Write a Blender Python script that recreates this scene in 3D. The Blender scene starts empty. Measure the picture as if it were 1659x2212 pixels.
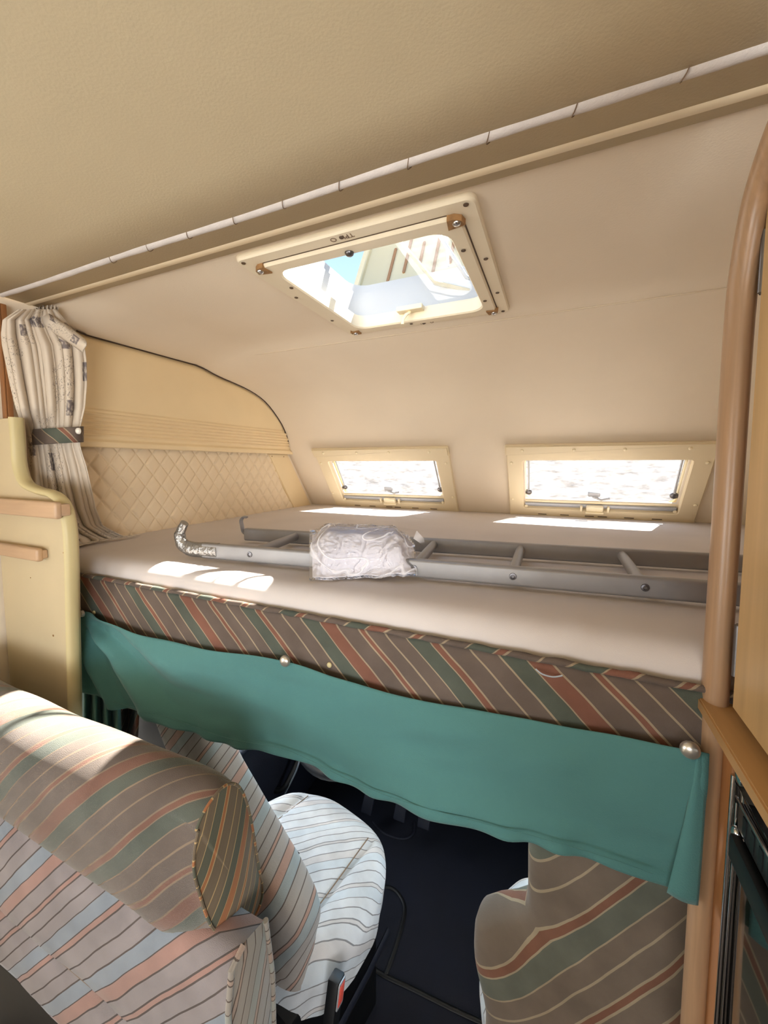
import bpy, bmesh, math, random
from mathutils import Vector, Matrix, noise
from math import sin, cos, pi, radians
random.seed(4)
S = bpy.context.scene
COL = S.collection

# ---------------------------------------------------------------- camera
CAM = Vector((0, 0, 1.6)); PSI = radians(23.6); TH = radians(4.25)
FPX, CX, CY = 850.0, 829.5, 1066.0
FW = Vector((-sin(PSI)*cos(TH), cos(PSI)*cos(TH), -sin(TH)))
RT = Vector((cos(PSI), sin(PSI), 0)); UPV = RT.cross(FW)
cd = bpy.data.cameras.new('camera'); cam = bpy.data.objects.new('camera', cd); COL.objects.link(cam)
cam.matrix_world = Matrix(((RT.x, UPV.x, -FW.x, CAM.x), (RT.y, UPV.y, -FW.y, CAM.y), (RT.z, UPV.z, -FW.z, CAM.z), (0, 0, 0, 1)))
cd.sensor_fit = 'VERTICAL'; cd.sensor_height = 36; cd.lens = FPX/2212*36; cd.shift_y = -(1106-CY)/2212
cd.clip_start = 0.02; cd.clip_end = 200
S.camera = cam

# ---------------------------------------------------------------- world, sun, fill and daylight lamps, exposure
w = bpy.data.worlds.new('sky'); S.world = w; w.use_nodes = True
nt = w.node_tree; nt.nodes.clear()
out = nt.nodes.new('ShaderNodeOutputWorld'); bg = nt.nodes.new('ShaderNodeBackground')
tc = nt.nodes.new('ShaderNodeTexCoord'); sx = nt.nodes.new('ShaderNodeSeparateXYZ'); cr = nt.nodes.new('ShaderNodeValToRGB')
nt.links.new(tc.outputs['Generated'], sx.inputs[0]); nt.links.new(sx.outputs['Z'], cr.inputs[0])
cr.color_ramp.elements[0].position = 0.0; cr.color_ramp.elements[0].color = (0.44, 0.53, 0.64, 1)
cr.color_ramp.elements[1].position = 0.75; cr.color_ramp.elements[1].color = (0.066, 0.18, 0.38, 1)
nt.links.new(cr.outputs[0], bg.inputs[0]); bg.inputs[1].default_value = 1.0
nt.links.new(bg.outputs[0], out.inputs[0])
sd = bpy.data.lights.new('sun', 'SUN'); sun = bpy.data.objects.new('sun', sd); COL.objects.link(sun)
sun.rotation_euler = Vector((-.45, -.62, -1)).to_track_quat('-Z', 'Y').to_euler()
sd.energy = 15.5; sd.angle = radians(.53); sd.color = (1, .95, .87)

def area(name, loc, direction, sx_, sy_, power, color):
    l = bpy.data.lights.new(name, 'AREA'); l.shape = 'RECTANGLE'; l.size = sx_; l.size_y = sy_; l.energy = power; l.color = color
    o = bpy.data.objects.new(name, l); COL.objects.link(o); o.location = loc
    o.rotation_euler = Vector(direction).to_track_quat('-Z', 'Y').to_euler()
    return o
# fill lamps added at unseen living-room windows, and daylight lamps at the cab glazing
area('fill_rear_window', (-.1, -2.28, 1.35), (0, 1, -.0), 1.0, .7, 4.2, (.93, .96, 1))
area('fill_left_window', (-1.36, -.75, 1.3), (1, 0.15, 0), .9, .55, 3.4, (.94, .97, 1))
area('fill_right_window', (.74, -1.2, 1.3), (-1, 0.2, 0), .9, .55, 11, (.94, .97, 1))
area('daylight_windscreen', (-.33, 2.05, .95), (0, -.8, -.6), 1.5, .5, 4.4, (.30, .66, 1))
area('daylight_cab_door_left', (-1.2, 1.25, .72), (1, 0, -.45), .6, .35, 1.6, (.8, .9, 1))
area('daylight_cab_door_right', (.55, 1.25, .72), (-1, 0, -.45), .6, .35, 1.6, (.8, .9, 1))
S.view_settings.view_transform = 'Standard'; S.view_settings.look = 'None'
S.view_settings.exposure = 1.6; S.view_settings.gamma = 1.0
S.view_settings.use_curve_mapping = False
S.cycles.max_bounces = 10; S.cycles.diffuse_bounces = 6; S.cycles.glossy_bounces = 4; S.cycles.transparent_max_bounces = 12
S.cycles.use_denoising = True; S.cycles.sample_clamp_indirect = 6

# ---------------------------------------------------------------- helpers
def at(px, py, ax, v):
    """point where the line of sight of a measured point meets the plane axis=v"""
    d = FW + RT*((px-CX)/FPX) - UPV*((py-CY)/FPX)
    return CAM + d*((v-CAM[ax])/d[ax])

def lin(c):
    return tuple(((x/255)/12.92 if x/255 <= .04045 else ((x/255+.055)/1.055)**2.4) for x in c) + (1,)

def sm(x, a=0., b=1.):
    t = min(1, max(0, (x-a)/(b-a))); return t*t*(3-2*t)

MATS = {}
def mat(name, rgb, rough=.6, metal=0, var=0, vscale=8, bump=0, bscale=200, sheen=0, spec=.5, alpha=1, trans=0, coat=0, dist=.002, grain=None):
    if name in MATS: return MATS[name]
    m = bpy.data.materials.new(name); m.use_nodes = True; t = m.node_tree; N = t.nodes; L = t.links
    p = N['Principled BSDF']; MATS[name] = m
    p.inputs['Base Color'].default_value = lin(rgb); p.inputs['Roughness'].default_value = rough; p.inputs['Metallic'].default_value = metal
    p.inputs['Specular IOR Level'].default_value = spec
    if sheen: p.inputs['Sheen Weight'].default_value = sheen; p.inputs['Sheen Roughness'].default_value = .35
    if alpha < 1: p.inputs['Alpha'].default_value = alpha
    if trans: p.inputs['Transmission Weight'].default_value = trans
    if coat: p.inputs['Coat Weight'].default_value = coat
    c = N.new('ShaderNodeTexCoord')
    if var or grain:
        n = N.new('ShaderNodeTexNoise'); n.inputs['Scale'].default_value = vscale; n.inputs['Detail'].default_value = 5
        if grain:
            mp = N.new('ShaderNodeMapping'); mp.inputs['Scale'].default_value = grain; L.new(c.outputs['Object'], mp.inputs[0]); L.new(mp.outputs[0], n.inputs[0])
            n.inputs['Distortion'].default_value = .6
        else: L.new(c.outputs['Object'], n.inputs[0])
        r = N.new('ShaderNodeMapRange'); L.new(n.outputs['Fac'], r.inputs[0])
        r.inputs[1].default_value = .3; r.inputs[2].default_value = .7; r.inputs[3].default_value = 1-var; r.inputs[4].default_value = 1+var
        mx = N.new('ShaderNodeVectorMath'); mx.operation = 'SCALE'; mx.inputs[0].default_value = lin(rgb)[:3]; L.new(r.outputs[0], mx.inputs['Scale'])
        L.new(mx.outputs[0], p.inputs['Base Color'])
    if bump:
        n = N.new('ShaderNodeTexNoise'); n.inputs['Scale'].default_value = bscale; n.inputs['Detail'].default_value = 3; L.new(c.outputs['Object'], n.inputs[0])
        b = N.new('ShaderNodeBump'); b.inputs['Strength'].default_value = bump; b.inputs['Distance'].default_value = dist
        L.new(n.outputs['Fac'], b.inputs['Height']); L.new(b.outputs[0], p.inputs['Normal'])
    return m

TA, GR, RU, CRM = 'ta', 'gr', 'ru', 'cr'
SEQ = [(RU, .026), (CRM, .0035), (TA, .032), (CRM, .003), (RU, .008), (CRM, .003), (TA, .028), (CRM, .003), (TA, .026), (CRM, .003), (GR, .028), (CRM, .003),
       (RU, .010), (CRM, .003), (TA, .034), (CRM, .003), (TA, .030), (CRM, .003), (GR, .030), (CRM, .003)]
def stripe_mat(name, cols, angle, scale=1., sheen=.4, shift=0., wob=.004):
    """diagonal stripes woven into a velour; uv are metres along the cloth"""
    m = bpy.data.materials.new(name); m.use_nodes = True; t = m.node_tree; N = t.nodes; L = t.links; p = N['Principled BSDF']
    p.inputs['Roughness'].default_value = .9; p.inputs['Specular IOR Level'].default_value = .15
    p.inputs['Sheen Roughness'].default_value = .3
    uv = N.new('ShaderNodeUVMap'); s = N.new('ShaderNodeVectorMath'); s.operation = 'DOT_PRODUCT'
    wn = N.new('ShaderNodeTexNoise'); wn.inputs['Scale'].default_value = 9; L.new(uv.outputs[0], wn.inputs[0])
    L.new(uv.outputs[0], s.inputs[0]); tot = sum(x[1] for x in SEQ)*scale
    s.inputs[1].default_value = (cos(angle)/tot, sin(angle)/tot, 0)
    a = N.new('ShaderNodeMath'); a.operation = 'MULTIPLY_ADD'; L.new(wn.outputs['Fac'], a.inputs[0]); a.inputs[1].default_value = wob*2/tot; L.new(s.outputs['Value'], a.inputs[2])
    a2 = N.new('ShaderNodeMath'); a2.operation = 'ADD'; L.new(a.outputs[0], a2.inputs[0]); a2.inputs[1].default_value = shift
    f = N.new('ShaderNodeMath'); f.operation = 'FRACT'; L.new(a2.outputs[0], f.inputs[0])
    r = N.new('ShaderNodeValToRGB'); r2 = N.new('ShaderNodeValToRGB')
    for rr in (r, r2):
        rr.color_ramp.interpolation = 'CONSTANT'
        while len(rr.color_ramp.elements) > 1: rr.color_ramp.elements.remove(rr.color_ramp.elements[0])
    pos = 0
    for i, (k, wd) in enumerate(SEQ):
        for rr, c in ((r, lin(cols[k])), (r2, (0, 0, 0, 1) if k == CRM else (1, 1, 1, 1))):
            e = rr.color_ramp.elements[0] if i == 0 else rr.color_ramp.elements.new(pos/sum(x[1] for x in SEQ))
            if i == 0: e.position = 0
            e.color = c
        pos += wd
    L.new(f.outputs[0], r.inputs[0]); L.new(f.outputs[0], r2.inputs[0])
    n = N.new('ShaderNodeTexNoise'); n.inputs['Scale'].default_value = 14; n.inputs['Detail'].default_value = 6; L.new(uv.outputs[0], n.inputs[0])
    mr = N.new('ShaderNodeMapRange'); mr.inputs[1].default_value = .3; mr.inputs[2].default_value = .7; mr.inputs[3].default_value = .84; mr.inputs[4].default_value = 1.12; L.new(n.outputs['Fac'], mr.inputs[0])
    mx = N.new('ShaderNodeVectorMath'); mx.operation = 'SCALE'; L.new(r.outputs[0], mx.inputs[0]); L.new(mr.outputs[0], mx.inputs['Scale']); L.new(mx.outputs[0], p.inputs['Base Color'])
    sh = N.new('ShaderNodeMath'); sh.operation = 'MULTIPLY'; sh.inputs[1].default_value = sheen; L.new(r2.outputs[0], sh.inputs[0]); L.new(sh.outputs[0], p.inputs['Sheen Weight'])
    fn = N.new('ShaderNodeTexNoise'); fn.inputs['Scale'].default_value = 900; L.new(uv.outputs[0], fn.inputs[0])
    b0 = N.new('ShaderNodeMath'); b0.operation = 'MULTIPLY_ADD'; L.new(r2.outputs[0], b0.inputs[0]); b0.inputs[1].default_value = 1.6; L.new(fn.outputs['Fac'], b0.inputs[2])
    b = N.new('ShaderNodeBump'); b.inputs['Strength'].default_value = .5; b.inputs['Distance'].default_value = .0015; L.new(b0.outputs[0], b.inputs['Height']); L.new(b.outputs[0], p.inputs['Normal'])
    MATS[name] = m; return m

def grow(o, name, label=None, cat=None, group=None, kind=None):
    if label: o['label'] = label
    if cat: o['category'] = cat
    if group: o['group'] = group
    if kind: o['kind'] = kind
    return o

def par(o, parent):
    if parent is not None:
        o.parent = parent; o.matrix_parent_inverse = Matrix.Translation(-Vector(parent.location))

def thing(name, loc, label=None, cat=None, group=None, kind=None):
    o = bpy.data.objects.new(name, None); COL.objects.link(o); o.location = loc; o.empty_display_size = .05
    return grow(o, name, label, cat, group, kind)

def mk(name, verts, faces, m, parent=None, uv=None, smooth=True, M=None, solid=0, sub=0, flat_angle=None):
    vs = [Vector(v) for v in verts]
    if M is not None: vs = [M @ v for v in vs]
    lo = Vector([min(v[i] for v in vs) for i in range(3)]); hi = Vector([max(v[i] for v in vs) for i in range(3)])
    c = (lo+hi)/2; c.z = lo.z
    me = bpy.data.meshes.new(name); me.from_pydata([v-c for v in vs], [], faces); me.update()
    if uv:
        l = me.uv_layers.new(name='UVMap')
        for lp in me.loops: l.data[lp.index].uv = uv[lp.vertex_index]
    if isinstance(m, str): m = MATS[m]
    me.materials.append(m)
    if smooth:
        me.polygons.foreach_set('use_smooth', [True]*len(me.polygons))
        if flat_angle: me.set_sharp_from_angle(angle=radians(flat_angle))
    o = bpy.data.objects.new(name, me); COL.objects.link(o); o.location = c; par(o, parent)
    if solid:
        md = o.modifiers.new('thickness', 'SOLIDIFY'); md.thickness = solid; md.offset = -1
    if sub:
        md = o.modifiers.new('smooth', 'SUBSURF'); md.levels = sub; md.render_levels = sub
    return o

def bm_mk(name, bm, m, parent=None, M=None, smooth=True, flat_angle=35):
    bm.verts.ensure_lookup_table(); bm.verts.index_update()
    vs = [v.co.copy() for v in bm.verts]; fs = [[v.index for v in f.verts] for f in bm.faces]; bm.free()
    return mk(name, vs, fs, m, parent, None, smooth, M, flat_angle=flat_angle)

def box(name, lo, hi, m, parent=None, bev=.002, M=None, seg=2):
    bm = bmesh.new(); bmesh.ops.create_cube(bm, size=1)
    lo = Vector(lo); hi = Vector(hi); d = hi-lo; c = (lo+hi)/2
    for v in bm.verts: v.co = Vector((v.co.x*d.x, v.co.y*d.y, v.co.z*d.z)) + c
    if bev: bmesh.ops.bevel(bm, geom=bm.edges[:], offset=min(bev, min(d)*.45), segments=seg, affect='EDGES', profile=.5)
    return bm_mk(name, bm, m, parent, M)

def grid(name, us, vs, f, m, parent=None, skip=None, uvf=None, M=None, solid=0, smooth=True, cu=False):
    V, UV = [], []
    for v in vs:
        for u in us:
            V.append(f(u, v)); UV.append(uvf(u, v) if uvf else (u, v))
    nu = len(us); F = []
    for j in range(len(vs)-1):
        for i in range(nu-(0 if cu else 1)):
            i2 = (i+1) % nu
            if skip and skip((us[i]+us[i2])/2, (vs[j]+vs[j+1])/2): continue
            F.append((j*nu+i, j*nu+i2, (j+1)*nu+i2, (j+1)*nu+i))
    return mk(name, V, F, m, parent, UV, smooth, M, solid)

def rng(a, b, n): return [a+(b-a)*i/(n-1) for i in range(n)]
def lines(*stops, step=.05):
    s = sorted(set(round(x, 6) for x in stops)); o = []
    for a, b in zip(s, s[1:]):
        n = max(1, int(math.ceil((b-a)/step))); o += [a+(b-a)*i/n for i in range(n)]
    return o+[s[-1]]

def tube(name, pts, r, m, parent=None, n=12, M=None, ry=None, cap=True, closed=False, up=None, uvs=True, flat_angle=50):
    P = [Vector(p) for p in pts]; V, F, UV = [], [], []
    rr = r if isinstance(r, (list, tuple)) else [r]*len(P)
    ra = ry if isinstance(ry, (list, tuple)) else [ry if ry else x for x in rr] if not isinstance(ry, (list, tuple)) else ry
    nrm = None; L = 0
    for i, p in enumerate(P):
        if closed: t = (P[(i+1) % len(P)]-P[i-1]).normalized()
        else: t = (P[min(i+1, len(P)-1)]-P[max(i-1, 0)]).normalized()
        if nrm is None:
            a = Vector(up) if up else (Vector((0, 0, 1)) if abs(t.z) < .9 else Vector((1, 0, 0)))
            nrm = (a-t*a.dot(t)).normalized()
        else: nrm = (nrm-t*nrm.dot(t)).normalized()
        b = t.cross(nrm)
        if i: L += (P[i]-P[i-1]).length
        for k in range(n):
            an = 2*pi*k/n
            V.append(p+nrm*cos(an)*ra[i]+b*sin(an)*rr[i]); UV.append((L, an*rr[i]))
    for i in range(len(P)-(0 if closed else 1)):
        i2 = (i+1) % len(P)
        for k in range(n):
            k2 = (k+1) % n; F.append((i*n+k, i*n+k2, i2*n+k2, i2*n+k))
    if cap and not closed:
        F.append(tuple(range(n-1, -1, -1))); F.append(tuple((len(P)-1)*n+k for k in range(n)))
    return mk(name, V, F, m, parent, UV, True, M, flat_angle=flat_angle)

def smooth_path(pts, k=6):
    P = [Vector(p) for p in pts]; o = []
    for i in range(len(P)-1):
        a = P[max(i-1, 0)]; b = P[i]; c = P[i+1]; d = P[min(i+2, len(P)-1)]
        for j in range(k):
            t = j/k; o.append(.5*((2*b)+(c-a)*t+(2*a-5*b+4*c-d)*t*t+(3*b-a-3*c+d)*t**3))
    return o+[P[-1]]

def lathe(name, prof, m, parent=None, n=16, M=None):
    V, F = [], []
    for (r, z) in prof:
        for k in range(n): V.append((r*cos(2*pi*k/n), r*sin(2*pi*k/n), z))
    for i in range(len(prof)-1):
        for k in range(n): F.append((i*n+k, i*n+(k+1) % n, (i+1)*n+(k+1) % n, (i+1)*n+k))
    F.append(tuple(range(n-1, -1, -1))); F.append(tuple((len(prof)-1)*n+k for k in range(n)))
    return mk(name, V, F, m, parent, None, True, M, flat_angle=40)

def dome(r, h): return [(r, 0)]+[(r*cos(a), h*.35+h*.65*sin(a)) for a in [radians(x) for x in (0, 25, 50, 75)]]+[(r*.02, h)]

def prism(name, poly, d0, d1, m, parent=None, M=None, bev=0):
    """poly in local xy, extruded z from d0 to d1"""
    bm = bmesh.new(); b = [bm.verts.new((x, y, d0)) for x, y in poly]; t = [bm.verts.new((x, y, d1)) for x, y in poly]; n = len(poly)
    bm.faces.new(b[::-1]); bm.faces.new(t)
    for i in range(n): bm.faces.new((b[i], b[(i+1) % n], t[(i+1) % n], t[i]))
    bmesh.ops.recalc_face_normals(bm, faces=bm.faces[:])
    if bev: bmesh.ops.bevel(bm, geom=[e for e in bm.edges if all(abs(v.co.z-d1) < 1e-6 for v in e.verts)], offset=bev, segments=2, affect='EDGES')
    return bm_mk(name, bm, m, parent, M)

def rrect(x0, y0, x1, y1, r, n=5):
    o = []
    for cx, cy, a0 in ((x1-r, y1-r, 0), (x0+r, y1-r, 90), (x0+r, y0+r, 180), (x1-r, y0+r, 270)):
        for i in range(n+1):
            a = radians(a0+90*i/n); o.append((cx+r*cos(a), cy+r*sin(a)))
    return o

def ring(name, outer, inner, d0, d1, m, parent=None, M=None, inner_top=None, lip=0):
    """frame between two outlines of equal point count, d0 back, d1 front"""
    n = len(outer); V = []; 
    ch = min(.004, abs(d1-d0)*.4)*(1 if d1 > d0 else -1)
    cx = sum(p[0] for p in outer)/n; cy = sum(p[1] for p in outer)/n
    def off(pl, k): 
        return [(x+(cx-x)*k/max(.05, math.hypot(cx-x, cy-y)), y+(cy-y)*k/max(.05, math.hypot(cx-x, cy-y))) for x, y in pl]
    rows = [(outer, d0), (outer, d1-ch), (off(outer, abs(ch)), d1), (off(inner, -abs(ch)), d1), (inner, d1-ch), (inner, d0-lip)]
    for pl, z in rows: V += [(x, y, z) for x, y in pl]
    F = []
    for r_ in range(len(rows)-1):
        for i in range(n): F.append((r_*n+i, r_*n+(i+1) % n, (r_+1)*n+(i+1) % n, (r_+1)*n+i))
    for i in range(n): F.append((5*n+i, 5*n+(i+1) % n, (i+1) % n, i))
    return mk(name, V, F, m, parent, None, True, M, flat_angle=30)

def dup(src, name, loc, parent=None, rot=None):
    o = src.copy(); o.name = name; COL.objects.link(o); o.location = loc
    if rot: o.rotation_euler = rot
    o.parent = None; par(o, parent); return o

def basis(x, y, z, o): return Matrix(((x[0], y[0], z[0], o[0]), (x[1], y[1], z[1], o[1]), (x[2], y[2], z[2], o[2]), (0, 0, 0, 1)))

# ---------------------------------------------------------------- materials
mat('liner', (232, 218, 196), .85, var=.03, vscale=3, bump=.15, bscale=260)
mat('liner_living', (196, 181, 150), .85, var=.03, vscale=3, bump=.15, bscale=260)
mat('panel_plastic', (232, 210, 168), .45, var=.03, vscale=5, bump=.08, bscale=300)
mat('quilt', (230, 210, 178), .75, bump=.15, bscale=400)
mat('trim_plastic', (218, 200, 168), .4)
mat('frame_plastic', (234, 222, 196), .4, var=.02, vscale=6)
mat('window_plastic', (230, 214, 180), .45)
mat('cream_plastic', (238, 224, 190), .35)
mat('dark_gap', (70, 52, 36), .8)
mat('rust', (150, 112, 70), .8, var=.25, vscale=60)
mat('steel', (200, 200, 200), .25, metal=1)
mat('steel_dark', (120, 118, 120), .35, metal=1)
mat('alu', (158, 157, 158), .5, metal=.55, var=.05, vscale=20)
mat('alu_matt', (172, 174, 178), .45, metal=.35)
mat('duct_tape', (150, 148, 145), .28, metal=.8, bump=.8, bscale=90, dist=.004)
mat('mattress_cloth', (210, 203, 200), .9, var=.05, vscale=4, bump=.12, bscale=700)
mat('sleeve', (204, 197, 192), .85, var=.06, vscale=25, bump=.3, bscale=300)
mat('thread', (128, 108, 88), .8)
mat('wood_pole', (160, 128, 98), .32, var=.13, vscale=4, grain=(30, 30, 1.2))
mat('wood_door', (182, 150, 104), .32, var=.12, vscale=3, grain=(12, 12, .7), spec=.5)
mat('wood_shelf', (188, 156, 124), .4, var=.12, vscale=3, grain=(1, 14, 14))
mat('wood_side', (150, 100, 58), .5, var=.15, vscale=3, grain=(10, 10, 1))
mat('wood_lip', (182, 142, 92), .45, var=.06, vscale=6, grain=(14, 1, 14))
mat('partition_face', (200, 184, 150), .6, var=.04, vscale=5, bump=.1, bscale=200)
mat('partition_edge', (200, 186, 140), .45)
mat('rubber_seal', (84, 62, 40), .5)
mat('teal', (76, 124, 122), .95, var=.05, vscale=6, bump=.35, bscale=500, sheen=.15)
mat('dark_trim', (11, 17, 34), .7, var=.1, vscale=10, bump=.25, bscale=300)
mat('mat_rubber', (7, 13, 30), .85, var=.25, vscale=5, bump=.3, bscale=500)
mat('black', (10, 11, 14), .5)
mat('black_gloss', (18, 16, 14), .06, coat=.5)
mat('chrome', (205, 205, 205), .12, metal=1)
mat('red', (225, 90, 75), .4)
mat('pearl', (225, 222, 214), .2, coat=.6)
mat('stud_metal', (205, 200, 190), .28, metal=.8)
mat('floor_dark', (60, 48, 38), .6, var=.1, vscale=6)
mat('cable', (170, 180, 190), .5)
mat('roof_white', (186, 188, 190), .5)
mat('lid_cream', (200, 190, 158), .5)
mat('slot_brown', (150, 112, 78), .7)
mat('facade', (190, 176, 160), .9, var=.5, vscale=3, grain=(1, 1, 6))
mat('ground_out', (170, 165, 155), .9, var=.1)
mat('tape_clear', (220, 220, 225), .15, alpha=.35)
mat('velour_pale', (180, 172, 164), .9)
mat('brown_dot', (120, 96, 70), .7)
DK = dict(ta=(102, 90, 82), gr=(84, 89, 80), ru=(124, 86, 72), cr=(156, 140, 118))
MD = dict(ta=(150, 132, 118), gr=(130, 134, 124), ru=(176, 118, 94), cr=(120, 100, 82))
LT = dict(ta=(205, 203, 200), gr=(196, 204, 204), ru=(208, 190, 182), cr=(140, 134, 130))
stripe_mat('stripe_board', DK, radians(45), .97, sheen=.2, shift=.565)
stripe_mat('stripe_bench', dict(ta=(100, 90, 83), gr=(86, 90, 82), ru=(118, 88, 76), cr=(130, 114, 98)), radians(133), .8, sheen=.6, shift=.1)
stripe_mat('stripe_bench_low', dict(ta=(136, 128, 127), gr=(130, 137, 144), ru=(152, 121, 111), cr=(88, 80, 76)), radians(45), .8, sheen=.4, shift=.3)  # pale bands and dark lines paint in the velour's grazing sheen
stripe_mat('stripe_bench_end', dict(ta=(112, 98, 80), gr=(92, 92, 78), ru=(156, 104, 70), cr=(176, 150, 108)), 0, .6, sheen=.2, shift=.3)
stripe_mat('stripe_low_end', dict(ta=(150, 142, 132), gr=(150, 150, 142), ru=(160, 140, 126), cr=(98, 86, 78)), 0, .62, sheen=.4)  # lighter copy of the same velour, sheen put into the colour
stripe_mat('stripe_seat_lit', dict(ta=(212, 216, 220), gr=(204, 212, 218), ru=(208, 206, 206), cr=(140, 140, 142)), radians(140), .75, sheen=.3, wob=.01)  # lit copy of the striped velour, daylight painted into the colour
stripe_mat('stripe_seatback_lit', dict(ta=(164, 158, 152), gr=(156, 164, 164), ru=(174, 144, 130), cr=(104, 94, 88)), radians(138), .8, sheen=.3)  # also a paler copy, daylight put into the driver seat back's colour
stripe_mat('stripe_rear', dict(ta=(122, 110, 98), gr=(108, 111, 100), ru=(132, 95, 78), cr=(168, 154, 130)), radians(138), 1.1, sheen=.2)
stripe_mat('stripe_tie', DK, radians(35), .8, sheen=.1, shift=.2)

# acrylic window pane: clear but scratched and milky, lit through by the sun
def pane_mat(name, milk, col=(235, 236, 240), clear=1.0):
    m = bpy.data.materials.new(name); m.use_nodes = True; t = m.node_tree; N = t.nodes; L = t.links; N.clear()
    o = N.new('ShaderNodeOutputMaterial'); mix = N.new('ShaderNodeMixShader'); tr = N.new('ShaderNodeBsdfTransparent'); tr.inputs[0].default_value = (clear, clear, clear, 1)
    tl = N.new('ShaderNodeBsdfTranslucent'); tl.inputs[0].default_value = lin(col); gl = N.new('ShaderNodeBsdfGlossy'); gl.inputs['Roughness'].default_value = .08
    c = N.new('ShaderNodeTexCoord'); n = N.new('ShaderNodeTexNoise'); n.inputs['Scale'].default_value = 30; n.inputs['Detail'].default_value = 8; n.inputs['Roughness'].default_value = .7
    mp = N.new('ShaderNodeMapping'); mp.inputs['Scale'].default_value = (.5, 1, 1.6); L.new(c.outputs['Object'], mp.inputs[0]); L.new(mp.outputs[0], n.inputs[0])
    r = N.new('ShaderNodeMapRange'); r.inputs[1].default_value = .3; r.inputs[2].default_value = .75; r.inputs[3].default_value = milk*.3; r.inputs[4].default_value = min(1, milk*2.4); L.new(n.outputs['Fac'], r.inputs[0])
    L.new(r.outputs[0], mix.inputs[0]); L.new(tr.outputs[0], mix.inputs[1]); L.new(tl.outputs[0], mix.inputs[2])
    m2 = N.new('ShaderNodeMixShader'); m2.inputs[0].default_value = .04; L.new(mix.outputs[0], m2.inputs[1]); L.new(gl.outputs[0], m2.inputs[2]); L.new(m2.outputs[0], o.inputs[0])
    MATS[name] = m
pane_mat('acrylic', .06, (225, 228, 236), .38); pane_mat('acrylic_lid', .55, (240, 238, 225)); pane_mat('fly_net', .03, (225, 228, 232)); pane_mat('glass_clear', .02)

# printed curtain: off-white cotton with grey-violet postage-like patches and handwriting
def print_mat():
    m = bpy.data.materials.new('curtain_print'); m.use_nodes = True; t = m.node_tree; N = t.nodes; L = t.links; p = N['Principled BSDF']
    p.inputs['Roughness'].default_value = .95; uv = N.new('ShaderNodeUVMap')
    def mixc(fac, a, b):
        x = N.new('ShaderNodeMix'); x.data_type = 'RGBA'; L.new(fac, x.inputs['Factor'])
        (L.new(a, x.inputs['A']) if not isinstance(a, tuple) else setattr(x.inputs['A'], 'default_value', a))
        x.inputs['B'].default_value = b; return x.outputs['Result']
    def ramp(src, a, b):
        r = N.new('ShaderNodeMapRange'); r.inputs[1].default_value = a; r.inputs[2].default_value = b; L.new(src, r.inputs[0]); return r.outputs[0]
    def math_(op, a, b):
        x = N.new('ShaderNodeMath'); x.operation = op; L.new(a, x.inputs[0])
        if isinstance(b, float): x.inputs[1].default_value = b
        else: L.new(b, x.inputs[1])
        return x.outputs[0]
    v = N.new('ShaderNodeTexVoronoi'); v.distance = 'CHEBYCHEV'; v.inputs['Scale'].default_value = 12; v.inputs['Randomness'].default_value = .9; L.new(uv.outputs[0], v.inputs['Vector'])
    sp = N.new('ShaderNodeSeparateColor'); L.new(v.outputs['Color'], sp.inputs[0])
    stamp = math_('MULTIPLY', math_('LESS_THAN', v.outputs['Distance'], .26), math_('GREATER_THAN', sp.outputs[0], .42))
    n = N.new('ShaderNodeTexNoise'); n.inputs['Scale'].default_value = 70; n.inputs['Detail'].default_value = 6; L.new(uv.outputs[0], n.inputs[0])
    stampd = math_('MULTIPLY', stamp, ramp(n.outputs['Fac'], .30, .55))
    # rose tint patches
    v2 = N.new('ShaderNodeTexVoronoi'); v2.inputs['Scale'].default_value = 5; L.new(uv.outputs[0], v2.inputs['Vector'])
    s2 = N.new('ShaderNodeSeparateColor'); L.new(v2.outputs['Color'], s2.inputs[0])
    rose = math_('MULTIPLY', math_('LESS_THAN', v2.outputs['Distance'], .4), math_('GREATER_THAN', s2.outputs[1], .7))
    # handwriting
    wv = N.new('ShaderNodeTexWave'); wv.bands_direction = 'Y'; wv.inputs['Scale'].default_value = 9; wv.inputs['Distortion'].default_value = 14; wv.inputs['Detail'].default_value = 3; wv.inputs['Detail Scale'].default_value = 6; L.new(uv.outputs[0], wv.inputs[0])
    n3 = N.new('ShaderNodeTexNoise'); n3.inputs['Scale'].default_value = 6; L.new(uv.outputs[0], n3.inputs[0])
    hand = math_('MULTIPLY', math_('GREATER_THAN', wv.outputs['Fac'], .965), math_('GREATER_THAN', n3.outputs['Fac'], .53))
    c = mixc(math_('MULTIPLY', rose, .35), lin((212, 200, 184)), lin((150, 108, 104)))
    c = mixc(math_('MULTIPLY', stampd, .85), c, lin((92, 84, 92)))
    c = mixc(math_('MULTIPLY', hand, .75), c, lin((88, 78, 76)))
    L.new(c, p.inputs['Base Color']); MATS['curtain_print'] = m
print_mat()

# ================================================================ SETTING
WL, WR = -1.41, .78
SA = radians(53); SY0, SZ0 = 2.10, 1.345          # foot of the sloping alcove front
SU = Vector((0, -cos(SA), sin(SA))); SN = Vector((0, -sin(SA), -cos(SA)))
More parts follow.
